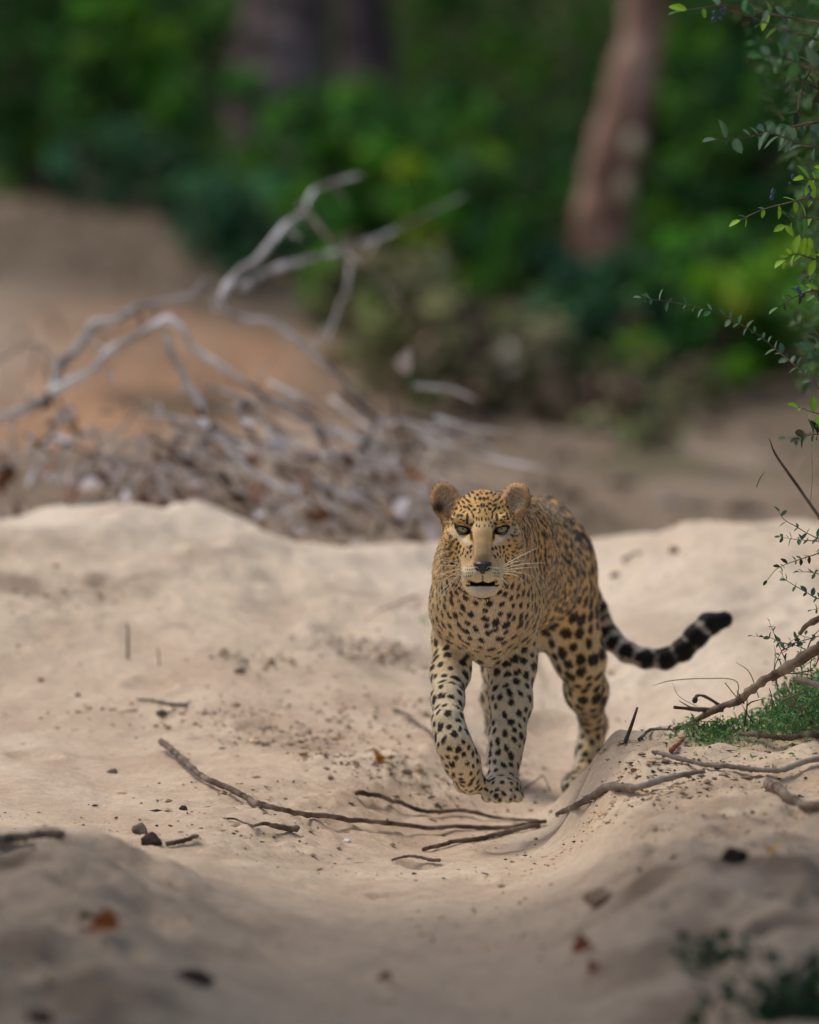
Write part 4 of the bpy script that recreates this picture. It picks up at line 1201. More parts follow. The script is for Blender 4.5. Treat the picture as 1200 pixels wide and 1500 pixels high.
bush(960, 655, 25.0, mw(100, 25.0), mw(45, 25.0), 420, .035, GR_OLIVE, "small olive tuft on the silt of the river bed right of the leopard", name="tuft", dy=.3, cat="plant", group=None)

# trees: trunk in view, crown above the frame
def crown_mesh(center, ext, n, size, greens, nb=70):
    V_, F_, C_ = foliage_blobs(np.array(center, float), np.array(ext, float), nb, n, size, greens)
    return make_mesh("crown", V_, F_, False, C_, [M_LEAF])
def tree(px, Y, py_b, pts, rads, mat, label, crown_c, crown_e, ncrown, greens=GR_MID, n=14):
    g = P(px, py_b, Y); gz = float(terrain(g[0], Y)); base = np.array((g[0], Y, gz))
    root = tag(empty("tree", base), label, "tree")
    ctl = [np.array((P(pts[0][0], pts[0][1], Y)[0], Y, gz - .15))] + [P(a, b_, Y + dy) for (a, b_, dy) in pts] 
    top = ctl[-1] + np.array(((ctl[-1] - ctl[-2])[0] * 1.2, .1, 2.2)); ctl.append(top)
    limb_obj("trunk", ctl, rads, mat, root, n, 6, .05, .03)
    for k in range(6):
        a_ = k * 1.05 + .4
        e = top + np.array((math.cos(a_) * 1.5, math.sin(a_) * 1.2, 1.0 + .5 * (k % 3)))
        limb_obj("limb", [top - (0, 0, .25 * k), (top + e) / 2 + (0, 0, .25), e], [rads[-1] * .5, rads[-1] * .3, .02], mat, root, 7, 4)
    link("crown", crown_mesh(top + np.array(crown_c), crown_e, ncrown, .13, greens), root)
    return root
tree(420, 35.6, 330, [(385, 330, 0), (395, 180, 0), (408, 60, .05), (420, -20, .1)], [.28, .26, .235, .22, .20, .14], M_BARKDARK,
     "thick dark trunk rising behind the green bushes at upper left", (0, 1.2, 1.4), (3.0, 2.0, 1.2), 2400)
tree(560, 36.6, 330, [(545, 330, 0), (540, 180, 0), (535, 60, .0), (530, -20, .0)], [.17, .16, .15, .14, .13, .10], M_BARKDARK,
     "nearly black trunk in deep shade right of the thick dark trunk", (0, 1.2, 1.4), (2.2, 1.6, 1.0), 1600)
tr = tree(880, 30.6, 345, [(882, 345, 0), (900, 235, 0), (928, 110, .03), (945, -10, .06)], [.130, .122, .112, .104, .098, .08], M_BARKRED,
     "leaning reddish brown trunk with pale patches at upper right", (.2, 1.2, 1.2), (2.6, 1.8, 1.1), 2200, n=18)
for (px, py, w, h) in ((929, 212, 24, 40), (917, 278, 26, 44)):
    c = P(px, py, 30.6 - .118)
    th, ph_ = np.meshgrid(np.linspace(0, math.pi, 9), np.linspace(0, 2 * math.pi, 16, endpoint=False), indexing='ij')
    v = np.stack([c[0] + mw(w, 30.6) * .5 * np.sin(th) * np.cos(ph_), c[1] + .034 * np.sin(th) * np.sin(ph_), c[2] + mw(h, 30.6) * .5 * np.cos(th)], -1).reshape(-1, 3)
    v += RNG.normal(size=v.shape) * .003
    q = np.array([(i * 16 + j, i * 16 + (j + 1) % 16, (i + 1) * 16 + (j + 1) % 16, (i + 1) * 16 + j) for i in range(8) for j in range(16)])
    link("bark_patch", make_mesh("bark_patch", v, q, True, None, [M_PALEPATCH]), tr)

# the wood beyond reads as one mass
pos = []
n = 52000
xs = RNG.uniform(-5.5, 5.5, n); ys = RNG.uniform(38.5, 50, n); hs = RNG.random(n) ** .8 * 4.6
cl = fbm(xs * 1.1, hs * 1.1, ys * .8, 3)
k = cl > -.15
xs, ys, hs = xs[k], ys[k], hs[k]
pos = np.stack([xs, ys, terrain(xs, ys, False) * .5 + .3 + hs], -1)
n = len(pos)
col = np.array(GR_DEEP + GR_MID)[(np.clip((fbm(xs * .9, hs * .9, 40., 2) + .8) / 1.6, 0, .999) * len(GR_DEEP + GR_MID)).astype(int)] * np.exp(RNG.normal(size=(n, 1)) * .3)
V_, F_, C_ = leaf_cloud(pos, .15, col, up=.4, aspect=.6)
tag(link("far_wood", make_mesh("far_wood", V_, F_, False, C_, [M_LEAF])), "dense dark green wood filling the distance", kind="stuff")

# ================================================================ fallen dead branch with dry leaves
FB = empty("fallen_branch", G(60, 760) + np.array((0, .5, 0)))
tag(FB, "grey weathered fallen branch with hanging dry leaves lying behind the sand crest at left", "fallen branch")
def trace(pts, Y0, Y1=None):
    n = len(pts); Y1 = Y0 if Y1 is None else Y1
    return [P(a, b_, Y0 + (Y1 - Y0) * i / max(n - 1, 1)) for i, (a, b_) in enumerate(pts)]
def rtap(n, r0, r1): return [(r0 + (r1 - r0) * i / max(n - 1, 1)) * .5 for i in range(n)]
LIMBS = [
    ([(-140, 650), (-60, 622), (0, 606), (48, 592), (92, 572), (136, 544), (160, 516), (200, 488), (240, 472), (262, 482), (290, 512), (324, 536), (380, 566), (432, 604), (480, 628), (524, 652), (556, 676), (596, 696)], 17.7, 17.8, .044, .015),
    ([(78, 578), (90, 540), (120, 500), (144, 472), (172, 464), (208, 450), (240, 436), (280, 432), (296, 416), (312, 436), (324, 452), (360, 464), (400, 476), (460, 512), (500, 556), (540, 608), (580, 644), (620, 676), (656, 700)], 17.75, 18.2, .037, .011),
    ([(318, 448), (340, 404), (380, 372), (420, 328), (444, 308), (460, 284), (488, 264), (530, 256)], 18.2, 19.4, .030, .010),
    ([(352, 418), (400, 404), (460, 384), (492, 364), (548, 344), (600, 324), (682, 288)], 18.3, 20.6, .028, .009),
    ([(446, 306), (488, 356), (524, 388), (556, 416), (596, 456)], 18.7, 19.6, .020, .010),
    ([(514, 392), (505, 425), (492, 448), (474, 500)], 18.9, 18.5, .020, .009),
    ([(240, 486), (264, 544), (288, 596), (304, 628), (332, 656), (368, 684), (420, 708), (470, 740)], 17.6, 17.4, .030, .014),
    ([(345, 590), (360, 616), (388, 648), (420, 672), (468, 704), (540, 740), (590, 776)], 17.6, 17.5, .026, .011),
    ([(452, 680), (492, 668), (540, 664), (596, 652), (628, 640), (715, 628)], 17.7, 18.4, .026, .010),
    ([(462, 620), (472, 644), (492, 676), (532, 704), (572, 724)], 17.6, 17.6, .026, .012),
    ([(26, 596), (24, 612), (20, 680)], 17.6, 17.6, .018, .010),
    ([(545, 616), (548, 660), (540, 725)], 17.7, 17.7, .020, .011),
    ([(190, 682), (230, 656), (300, 640)], 17.5, 17.8, .012, .007),
    ([(-40, 560), (10, 520), (60, 505), (90, 540)], 17.9, 17.8, .012, .010),
    ([(596, 652), (650, 690), (700, 745)], 18.2, 18.0, .010, .005),
]
for (pts, Ya, Yb, r0, r1) in LIMBS:
    t3 = [q + RNG.normal(size=3) * .006 for q in trace(pts, Ya, Yb)]
    limb_obj("limb", t3, rtap(len(pts), r0 * .68, r1 * .66), M_GREYWOOD, FB, 8, 3, .14, .20)
    for q_ in range(max(1, len(pts) // 3)):      # broken side twigs
        j_ = RNG.integers(1, max(2, len(t3) - 1)); a_ = RNG.uniform(-1.2, 1.2) + (1.57 if RNG.random() < .5 else -1.57); L_ = RNG.uniform(.04, .11)
        e_ = t3[j_] + np.array((math.cos(a_) * L_, RNG.normal() * .05, math.sin(a_) * L_)); m_ = (t3[j_] + e_) / 2 + RNG.normal(size=3) * .012
        limb_obj("twig", [t3[j_], m_, e_], [.0042, .0032, .0015], M_GREYWOOD, FB, 5, 2, .1, .1)
for k in range(165):       # tangle of thin twigs
    x0, y0 = RNG.uniform(-40, 600), RNG.uniform(620, 770)
    if y0 < 640 + abs(x0 - 200) * .1 and RNG.random() < .6: continue
    a_ = RNG.uniform(-.9, .5) if RNG.random() < .7 else RNG.uniform(0, 3.14)
    L_ = RNG.uniform(40, 130); Y_ = RNG.uniform(17.5, 18.6)
    if k > 80: x0, y0, a_, L_ = RNG.uniform(200, 640), RNG.uniform(560, 745), RNG.uniform(-.95, -.1), RNG.uniform(70, 190)
    p_ = [(x0, y0), (x0 + math.cos(a_) * L_ * .5 + RNG.normal() * 6, y0 - math.sin(a_) * L_ * .5 + RNG.normal() * 6), (x0 + math.cos(a_) * L_, y0 - math.sin(a_) * L_ * .9 + RNG.normal() * 8)]
    limb_obj("twig", trace(p_, Y_, Y_ + RNG.normal() * .2), [.0062, .005, .0025], M_GREYWOOD if RNG.random() < .75 else M_TWIG, FB, 5, 3)
# dry curled leaves
def dry_leaf_mesh(seed, col):
    r = np.random.default_rng(seed)
    us = np.linspace(0, 1, 5); ws = np.array([.02, .8, 1, .7, .03]) * .34
    rows = []
    for i, u in enumerate(us):
        bend = .25 * math.sin(u * 2.6 + r.uniform(0, 1))
        for v in (-1, 0, 1):
            rows.append((u - .5, v * ws[i], bend + abs(v) * ws[i] * (.7 + .5 * r.random())))
    q = np.array([(i * 3 + j, i * 3 + j + 1, (i + 1) * 3 + j + 1, (i + 1) * 3 + j) for i in range(4) for j in range(2)])
    v = np.array(rows)
    return make_mesh("dry_leaf", v, q, True, np.tile(np.array(col), (len(v), 1)), [M_DEAD])
DL = [dry_leaf_mesh(i, c) for i, c in enumerate([lin(206, 196, 196), lin(190, 176, 168), lin(170, 138, 118), lin(124, 92, 72), lin(92, 62, 46), lin(150, 128, 116), lin(214, 208, 212), lin(78, 56, 46), lin(188, 150, 128)])]  # pale lavender tones put white glare into the leaf colour
def put_leaf(me, p, s, parent=None, name="dry_leaf"):
    o = link(name, me, parent, p)
    o.scale = (s,) * 3; o.rotation_euler = RNG.uniform(-3.14, 3.14, 3)
    return o
cnt = 0
while cnt < 165:
    px, py = RNG.uniform(-30, 640), RNG.uniform(520, 805)
    dens_ = .95 * float(sstep(560, 720, py)) + .12
    if py > 640 and px > 420: dens_ *= .6
    if py < 640 and (px < 150 and py > 560): dens_ = .5
    if py < 650: dens_ *= .35
    if RNG.random() > dens_: continue
    Y_ = RNG.uniform(17.35, 18.1)
    p = P(px, py, Y_)
    if p[2] < float(terrain(p[0], Y_)) - .02: p[2] = float(terrain(p[0], Y_)) + RNG.uniform(.01, .08)
    wts = np.array([3.2, 3, 2, 1.4, 1.4, 2.2, 3.0, 1.6, 1.6]); k = RNG.choice(9, p=wts / wts.sum())
    put_leaf(DL[k], p, RNG.uniform(.025, .075), FB); cnt += 1
n = 200     # small leaf scraps and twiglets heaped under the branch
pxs = RNG.uniform(-60, 640, n); ys = 17.1 + RNG.random(n) * 1.1
xs = (pxs - 600) * ys / F_PX
zs = terrain(xs, ys) + RNG.random(n) ** 1.2 * .30 * np.interp(pxs, [-60, 380, 520, 640], [1, 1, .6, .15])
V_, F_, C_ = leaf_cloud(np.stack([xs, ys, zs], -1), .045, np.array([lin(120, 98, 84), lin(84, 62, 52), lin(170, 154, 148), lin(64, 48, 42), lin(146, 120, 100), lin(216, 208, 210)])[RNG.integers(0, 6, n)], up=.1)
tag(link("litter_heap", make_mesh("litter_heap", V_, F_, False, C_, [M_DEAD])), "heap of small dead leaf scraps under the fallen branch", kind="stuff")
# ================================================================ near shrub at the right
OT = empty("overhanging_shrub", (1.75, 14.3, float(terrain(1.75, 14.3))))
tag(OT, "leafy green shrub reaching into the picture from the right edge", "shrub")
def trunk_ctl(): return np.array((1.75, 14.3, float(terrain(1.75, 14.3))))
limb_obj("trunk", [trunk_ctl() - (0, 0, .1), (1.70, 14.25, .6), (1.62, 14.2, 1.2), (1.66, 14.1, 1.9), (1.5, 14.0, 2.5)], [.05, .045, .036, .028, .015], M_TWIG, OT, 10, 5)
def leafmesh(col, w=.5, seed=0):
    r = np.random.default_rng(seed)
    us = np.array([0, .2, .5, .8, 1.0]); ws = np.array([.02, .72, 1, .66, .02]) * w * .5
    rows = []
    for i, u in enumerate(us):
        for v in (-1, 0, 1):
            rows.append((u, v * ws[i], abs(v) * ws[i] * .35 - .12 * u * u + r.normal() * .008))
    q = np.array([(i * 3 + j, i * 3 + j + 1, (i + 1) * 3 + j + 1, (i + 1) * 3 + j) for i in range(4) for j in range(2)])
    v = np.array(rows)
    cc = np.tile(np.array(col), (len(v), 1)); cc[1::3] *= 1.25
    return make_mesh("leaf", v, q, True, cc, [M_LEAF])
LM = {'b': [leafmesh(lin(132, 176, 44), .5, i) for i in range(2)] + [leafmesh(lin(110, 156, 40), .5, 7)],
      'm': [leafmesh(lin(66, 116, 60), .55, 2), leafmesh(lin(84, 132, 64), .5, 3), leafmesh(lin(48, 92, 52), .5, 4)],
      'p': [leafmesh(lin(92, 124, 98), .6, 5), leafmesh(lin(70, 100, 80), .6, 6), leafmesh(lin(110, 138, 112), .55, 9)],
      'd': [leafmesh(lin(34, 58, 34), .55, 8), leafmesh(lin(46, 74, 40), .5, 10), leafmesh(lin(60, 58, 34), .5, 11)],
      'g': [leafmesh(lin(56, 96, 72), .55, 12), leafmesh(lin(76, 120, 84), .55, 13)]}
n_leaf = 0
def put(me, p, d, s, parent, roll=None, name="leaf"):
    global n_leaf
    n_leaf += 1
    o = link(name, me, parent, p)
    d = Vector(d).normalized()
    q = d.to_track_quat('X', 'Z')
    o.rotation_mode = 'QUATERNION'
    o.rotation_quaternion = q @ __import__('mathutils').Quaternion((1, 0, 0), RNG.uniform(-1.2, 1.2) if roll is None else roll)
    o.scale = (s,) * 3
    return o
def spray(pts, Y0, Y1, r, pal, leaf_px, every, parent=OT, twig_mat=None, spread=.9, ends=True, name="twig"):
    """a twig through photo points with leaves along it, in pairs"""
    ctl = trace(pts, Y0, Y1)
    limb_obj(name, ctl, [r * (1 - .7 * i / (len(ctl) - 1)) for i in range(len(ctl))], twig_mat or M_TWIG, parent, 6, 5, .05, .1)
    c = catmull(ctl, 8)
    seg = np.linalg.norm(np.diff(c, axis=0), axis=1); cum = np.concatenate([[0], np.cumsum(seg)])
    step = every * 13.9 / F_PX; l = step * .5
    while l < cum[-1]:
        i = min(np.searchsorted(cum, l), len(c) - 1); t = c[i] - c[max(i - 1, 0)]; t /= np.linalg.norm(t) + 1e-9
        for s in (-1, 1):
            if RNG.random() < .28: continue
            side = np.cross(t, np.array((0, -1, .2))); side /= np.linalg.norm(side)
            d = t * RNG.uniform(.2, .8) + side * s * spread + RNG.normal(size=3) * .35
            put(random.choice(LM[random.choice(pal)]), c[i], d, leaf_px * 13.9 / F_PX * RNG.uniform(.5, 1.3), parent)
        l += step * RNG.uniform(.7, 1.3)
    if ends:
        put(random.choice(LM[random.choice(pal)]), c[-1], c[-1] - c[-3], leaf_px * 13.9 / F_PX, parent)

# arching spray with tiny leaves, then the leafy clusters from the top down (root end first)
spray([(1240, 612), (1215, 585), (1184, 552), (1154, 526), (1131, 507), (1109, 489), (1079, 472), (1042, 455), (993, 444), (940, 436)], 14.2, 13.9, .0016, 'pg', 14, 14)
spray([(1215, 175), (1180, 182), (1140, 190), (1100, 200), (1050, 204)], 13.6, 13.4, .003, 'pg', 25, 17)
spray([(1220, 220), (1180, 212), (1145, 200), (1120, 190)], 13.6, 13.4, .0025, 'p', 24, 16)
spray([(1240, 40), (1180, 30), (1120, 18), (1060, 8), (1000, 16)], 13.5, 13.4, .003, 'bpm', 22, 24)
spray([(1240, 70), (1190, 55), (1140, 40), (1090, 20)], 13.3, 13.2, .003, 'mdp', 24, 18)
spray([(1230, 110), (1190, 100), (1150, 85), (1118, 82)], 13.0, 12.9, .003, 'pm', 28, 24)
spray([(1230, 150), (1195, 128), (1170, 118)], 13.5, 13.4, .003, 'd', 22, 14)
spray([(1230, 60), (1195, 90), (1175, 130), (1168, 165)], 13.6, 13.5, .003, 'dm', 20, 16)
spray([(1225, 250), (1200, 262), (1178, 262)], 13.8, 13.75, .002, 'b', 24, 14)
spray([(1225, 300), (1190, 290), (1150, 298), (1115, 308), (1085, 322)], 13.8, 13.75, .0022, 'bg', 20, 26)
spray([(1225, 330), (1180, 318), (1150, 330)], 13.8, 13.75, .002, 'bm', 21, 13)
spray([(1225, 385), (1195, 380), (1165, 372), (1150, 380)], 13.8, 13.75, .0022, 'b', 24, 9)
spray([(1230, 430), (1195, 425), (1165, 435), (1140, 450)], 13.8, 13.75, .0022, 'mdb', 18, 10)
spray([(1230, 470), (1200, 440), (1185, 410), (1178, 392)], 13.9, 13.8, .0022, 'md', 18, 11)
spray([(1240, 500), (1205, 495), (1190, 515)], 13.9, 13.8, .002, 'gd', 20, 14)
spray([(1225, 610), (1195, 605), (1170, 596)], 13.9, 13.85, .0018, 'b', 20, 14)
spray([(1225, 640), (1195, 636), (1172, 642)], 13.9, 13.85, .0018, 'd', 20, 14)
spray([(1225, 622), (1170, 640), (1152, 642)], 14.6, 14.6, .0015, 'g', 14, 18)
limb_obj("twig", trace([(1225, 800), (1199, 756), (1158, 697), (1136, 665), (1127, 642)], 13.8), [.0036, .0034, .003, .0024, .001], M_TWIG, OT, 6, 4)
spray([(1225, 800), (1190, 785), (1164, 770), (1150, 762), (1141, 750)], 13.8, 13.75, .0014, 'g', 15, 17)
spray([(1240, 798), (1200, 793), (1175, 791), (1143, 787)], 13.8, 13.75, .0016, 'g', 10, 9)
spray([(1240, 796), (1210, 800), (1200, 810), (1170, 820), (1140, 832), (1124, 850)], 13.8, 13.75, .0016, 'dg', 10, 8)
spray([(1240, 880), (1200, 877), (1182, 868), (1152, 850), (1146, 842)], 13.8, 13.75, .0014, 'g', 11, 12)
spray([(1240, 845), (1205, 842), (1186, 838), (1170, 838)], 13.8, 13.75, .0014, 'mg', 13, 11)
spray([(1235, 905), (1210, 890), (1192, 893)], 13.8, 13.75, .0014, 'g', 13, 11)
# small bluish buds among the upper leaves
m_bud = noise_mat("bluish bud", [lin(58, 66, 98), lin(96, 106, 144)], scale=80, rough=.5)
th, ph_ = np.meshgrid(np.linspace(0, math.pi, 7), np.linspace(0, 2 * math.pi, 8, endpoint=False), indexing='ij')
bv = np.stack([np.sin(th) * np.cos(ph_), np.sin(th) * np.sin(ph_), np.cos(th) * 1.3], -1).reshape(-1, 3)
bq = np.array([(i * 8 + j, i * 8 + (j + 1) % 8, (i + 1) * 8 + (j + 1) % 8, (i + 1) * 8 + j) for i in range(6) for j in range(8)])
bud_me = make_mesh("bud", bv, bq, True, None, [m_bud])
for (cx_, cy_, k_, sx_) in ((1055, 20, 10, 14), (1133, 282, 4, 7), (1186, 285, 5, 9), (1150, 52, 4, 10), (1170, 428, 3, 6), (1160, 264, 2, 6)):
    for k in range(k_):
        o = link("bud", bud_me, OT, P(cx_ + RNG.normal() * sx_ * .4, cy_ + RNG.normal() * sx_ * .7, 13.5)); o.scale = (.0034 * RNG.uniform(.7, 1.3),) * 3

# dark leafy depth of the shrub along the right edge, behind the sprays
n = 1500
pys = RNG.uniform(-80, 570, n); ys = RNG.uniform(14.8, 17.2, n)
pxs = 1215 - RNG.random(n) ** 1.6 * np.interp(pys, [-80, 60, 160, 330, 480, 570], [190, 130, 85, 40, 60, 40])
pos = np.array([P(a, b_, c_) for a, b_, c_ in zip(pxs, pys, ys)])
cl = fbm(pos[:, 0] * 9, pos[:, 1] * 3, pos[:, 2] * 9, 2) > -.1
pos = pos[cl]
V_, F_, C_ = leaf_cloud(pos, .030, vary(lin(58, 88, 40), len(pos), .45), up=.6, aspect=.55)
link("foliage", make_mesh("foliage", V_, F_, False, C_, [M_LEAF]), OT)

# crown of the same shrub outside the right edge and above the frame: it shades the near bank
V_, F_, C_ = foliage_blobs(np.array((1.75, 13.2, 2.1)), np.array((.62, 1.8, 1.0)), 60, 5200, .035, GR_MID)
link("foliage", make_mesh("foliage", V_, F_, False, C_, [M_LEAF]), OT)

# ---- low plants and dead wood on the right bank
def side_twigs(n_, box, Y, L_, r_, parent, mat=M_TWIG):
    for k in range(n_):
        x0, y0 = RNG.uniform(box[0], box[2]), RNG.uniform(box[1], box[3]); a_ = RNG.uniform(-.4, 3.3); l_ = L_ * RNG.uniform(.5, 1.3)
        limb_obj("twig", trace([(x0, y0), (x0 + math.cos(a_) * l_ * .5 + RNG.normal() * 3, y0 - math.sin(a_) * l_ * .5), (x0 + math.cos(a_) * l_, y0 - math.sin(a_) * l_ * .9)], Y, Y + RNG.normal() * .05), [r_, r_ * .8, r_ * .4], mat, parent, 5, 3)
DB = tag(empty("dead_branch", G(1060, 1040)), "brown dead branch slanting up out of the green ground plants at right", "dead branch")
limb_obj("limb", [G(988, 1075, 12.5, 16) + (0, 0, .008)] + trace([(1011, 1060), (1047, 1040), (1083, 1026), (1101, 1009), (1137, 988), (1152, 979), (1200, 949), (1260, 915)], 13.95, 13.6), rtap(9, .009, .023), M_TWIGDARK, DB, 10, 7, .13, .12)
limb_obj("limb", trace([(988, 1036), (1020, 1039), (1058, 1040)], 13.85, 13.95), rtap(3, .006, .011), M_TWIG, DB, 7, 4, .1)
limb_obj("limb", trace([(1018, 1026), (1022, 1019), (1035, 1021), (1058, 1036)], 13.85, 13.95), [.0055, .003, .003, .004], M_TWIG, DB, 6, 4, .1)
limb_obj("limb", trace([(1172, 928), (1185, 914), (1215, 898), (1260, 860)], 13.75, 13.6), rtap(4, .008, .018), M_TWIG, DB, 7, 4, .1)
limb_obj("limb", trace([(1164, 994), (1200, 1004), (1260, 1020)], 13.75, 13.6), rtap(3, .010, .018), M_DRIFT, DB, 7, 4, .1)

side_twigs(16, (1010, 1020, 1200, 1075), 13.85, 42, .0018, DB)
side_twigs(9, (1130, 930, 1210, 990), 13.8, 40, .0014, DB, M_TWIGDARK)
HB = tag(empty("herb", G(1150, 1050)), "wispy small leaved herb standing over the slanting dead branch at right", "plant")
def herb_spray(*a, **k): spray(*a, parent=HB, name="stem", **k)
herb_spray([(1225, 930), (1200, 932), (1155, 943), (1128, 934), (1104, 932)], 13.8, 13.75, .0013, 'dg', 10, 10)
herb_spray([(1158, 985), (1152, 970), (1143, 949), (1133, 925), (1127, 911)], 13.8, 13.75, .0014, 'dg', 9, 8)
herb_spray([(1175, 985), (1172, 960), (1180, 930)], 13.8, 13.75, .0012, 'g', 9, 9)
herb_spray([(1140, 1010), (1135, 980), (1148, 950), (1165, 935)], 13.85, 13.8, .0012, 'gm', 9, 10)
herb_spray([(1190, 1000), (1188, 970), (1198, 945)], 13.8, 13.75, .0012, 'gm', 9, 9)

# feathery ground cover: uncountable fine leaves
n = 7500
c1 = G(1160, 1068, 12.5, 16); c2 = G(1045, 1078, 12.5, 16)
g = RNG.normal(size=(n, 2))
wide_ = RNG.random(n) < .16
g = g * np.where(wide_, 1.9, 1.0)[:, None]
first = RNG.random(n) < .86
xs = np.where(first, c1[0] + .03 + g[:, 0] * .055, c2[0] + g[:, 0] * .034); ys = np.where(first, c1[1] + g[:, 1] * .10, c2[1] + g[:, 1] * .05)
hgt = np.where(first, .095 * np.exp(-((xs - c1[0] - .06) / .10) ** 2) + .012, .022)
zz = terrain(xs, ys) + RNG.random(n) * hgt + .002
col = np.array([lin(110, 156, 84), lin(132, 172, 88), lin(84, 134, 82), lin(98, 150, 100)])[RNG.integers(0, 4, n)]
V_, F_, C_ = leaf_cloud(np.stack([xs, ys, zz], -1), .010, vary((1, 1, 1), n, .38, .10) * col, up=.8, aspect=.4, jitter=.6, dirs=np.tile(np.array((0, 0, .25)), (n, 1)))
tag(link("ground_cover", make_mesh("ground_cover", V_, F_, False, C_, [M_LEAF])), "feathery green ground cover on the right bank under the dead branch", kind="stuff")

# thin grass stems
def stem_thing(pts, Y, r, label, mat=M_TWIG, cat="grass stem", r2=None, name="grass_stem"):
    v, f = tube(trace(pts, Y), [r] * (len(pts) - 1) + [r2 or r * .3], 5, 5)
    return tag(link(name, make_mesh(name, v, f, True, None, [mat])), label, cat)
M_GRASS = noise_mat("grass stem", [lin(120, 128, 70), lin(160, 150, 104)], scale=30)
stem_thing([(1075, 1040), (1080, 999), (1035, 994), (984, 997), (955, 1005)], 13.95, .0010, "thin pale grass stem bowing left below the tail tip", M_GRASS)
stem_thing([(1112, 1022), (1098, 985), (1078, 970)], 13.9, .0010, "thin arching blade of grass above the fork of the dead branch", M_GRASS)
stem_thing([(1132, 1000), (1136, 960), (1134, 945)], 13.9, .0009, "short upright stem beside the wispy herb", M_GRASS)
stem_thing([(1062, 1000), (1080, 1022), (1092, 1030)], 13.9, .0010, "short dry blade leaning on the green ground cover", M_GRASS)
stem_thing([(1021, 1035), (995, 1020), (985, 1000)], 13.95, .0006, "hair thin stalk left of the dead branch's forked end", M_GRASS)
stem_thing([(1108, 714), (1113, 702), (1120, 691)], 13.6, .0012, "tiny brown stalk hanging in the air at right above the sand crest", M_TWIGDARK)
stem_thing([(1187, 740), (1190, 700), (1189, 640)], 13.9, .0007, "thin upright stalk at the right edge crossing the bare twig", M_GRASS)

# ================================================================ sticks lying on the sand
def stick(pts, r0, r1, label, mat=M_TWIGDARK, lift=.6, name="stick", cat="stick", knot=.06, off=None, n=8, hug=False):
    g = [G(a, b_, 9.5, 17) for a, b_ in pts]
    r0, r1 = r0 * .82, r1 * .82
    rr = [r0 + (r1 - r0) * i / max(len(g) - 1, 1) for i in range(len(g))]
    g = catmull(np.array(g), 4); k_ = np.linspace(0, 1, len(g)); rr = list(np.interp(k_, np.linspace(0, 1, len(rr)), rr))
    of_ = np.interp(k_, np.linspace(0, 1, len(off)), off) if off else np.zeros(len(g))
    zt = np.max([terrain(g[:, 0] + ax, g[:, 1] + ay) for ax in (-.012, 0, .012) for ay in (-.025, 0, .012)], axis=0)
    kk_ = np.array([np.max(zt[max(0, i - 1):i + 2]) for i in range(len(zt))]); zs_ = np.convolve(np.pad(kk_, 1, mode='edge'), [.25, .5, .25], 'valid')
    if hug: zs_ = terrain(g[:, 0], g[:, 1])
    ctl = [np.array((q[0], q[1], zs_[i] + rr[i] * lift + of_[i])) for i, q in enumerate(g)]
    v, f = tube(ctl, rr, n, 3, .10, knot)
    return tag(link(name, make_mesh(name, v, f, True, None, [mat])), label, cat)
stick([(236, 1100), (262, 1120), (300, 1148), (345, 1172), (395, 1193), (450, 1207), (510, 1214), (580, 1217), (660, 1218), (740, 1216), (800, 1211)], .0085, .0045,
      "long curved stick with a split raised end, lying across the rut left of the forepaws", off=[.012, .01, .006, .004, .002, 0, 0, 0, 0, 0, 0])
stick([(522, 1168), (548, 1178), (585, 1190), (630, 1196), (690, 1198), (745, 1205), (798, 1211)], .006, .004, "upper of the two thinner sticks just below the forepaws")
stick([(620, 1248), (660, 1240), (705, 1232), (745, 1222), (790, 1213)], .005, .0065, "lower stick angling up to the right to join the long curved stick")
stick([(575, 1266), (610, 1266), (645, 1269)], .003, .004, "short dark stick below the meeting sticks")
stick([(370, 1222), (400, 1222), (436, 1222)], .003, .0085, "flat chip of brown bark under the long curved stick")
stick([(332, 1201), (350, 1208), (370, 1216)], .0025, .002, "thin short twig pointing at the bark chip")
stick([(200, 1029), (225, 1031), (250, 1034), (276, 1037)], .0030, .0048, "grey twig lying on the left plateau beside a stone", M_DRIFT)
stick([(576, 1043), (590, 1050), (605, 1060), (628, 1076), (640, 1090)], .0035, .0025, "forked thin dark twig left of the lifted paw", M_TWIG)
stick([(592, 1055), (610, 1064), (624, 1072)], .002, .0016, "second thin twig left of the lifted paw", M_TWIG)
stick([(-40, 1252), (0, 1245), (45, 1236), (96, 1234)], .012, .008, "blurred thick stick entering at the left edge", M_TWIGDARK)
stick([(245, 1242), (268, 1238), (290, 1233)], .006, .005, "short dark stick beside the dark clod at left", M_TWIGDARK)
stick([(956, 1110), (1000, 1120), (1040, 1130), (1090, 1136), (1130, 1139), (1170, 1134), (1240, 1124)], .0048, .0070, "pale grey stick lying along the top of the right mound", M_DRIFT, off=[.002] * 7)
bp_ = [(815, 1193), (840, 1182), (866, 1168), (892, 1152), (925, 1155), (955, 1147), (985, 1138), (1032, 1130)]
by_ = np.array([G(a, b_, 9.5, 14.3)[1] for a, b_ in bp_]); by_ = np.minimum(np.convolve(np.pad(by_, 2, mode='edge'), [.1, .2, .4, .2, .1], 'valid'), by_) - .035
v, f = tube([P(a, b_, y_) for (a, b_), y_ in zip(bp_, by_)],
            [.0040, .0055, .0065, .0080, .0075, .0070, .0060, .0030], 9, 5, .12, .12)
tag(link("branch", make_mesh("branch", v, f, True, None, [M_DRIFT])), "crooked grey brown branch running up over the right mound", "branch")
stick([(1125, 1158), (1150, 1172), (1180, 1190), (1240, 1200)], .012, .010, "dark rotten branch at the right edge of the mound", M_TWIGDARK)
stick([(1085, 1085), (1120, 1092), (1160, 1093), (1200, 1090)], .006, .007, "dark stick half hidden under the green ground cover", M_TWIGDARK, off=[.006] * 4)
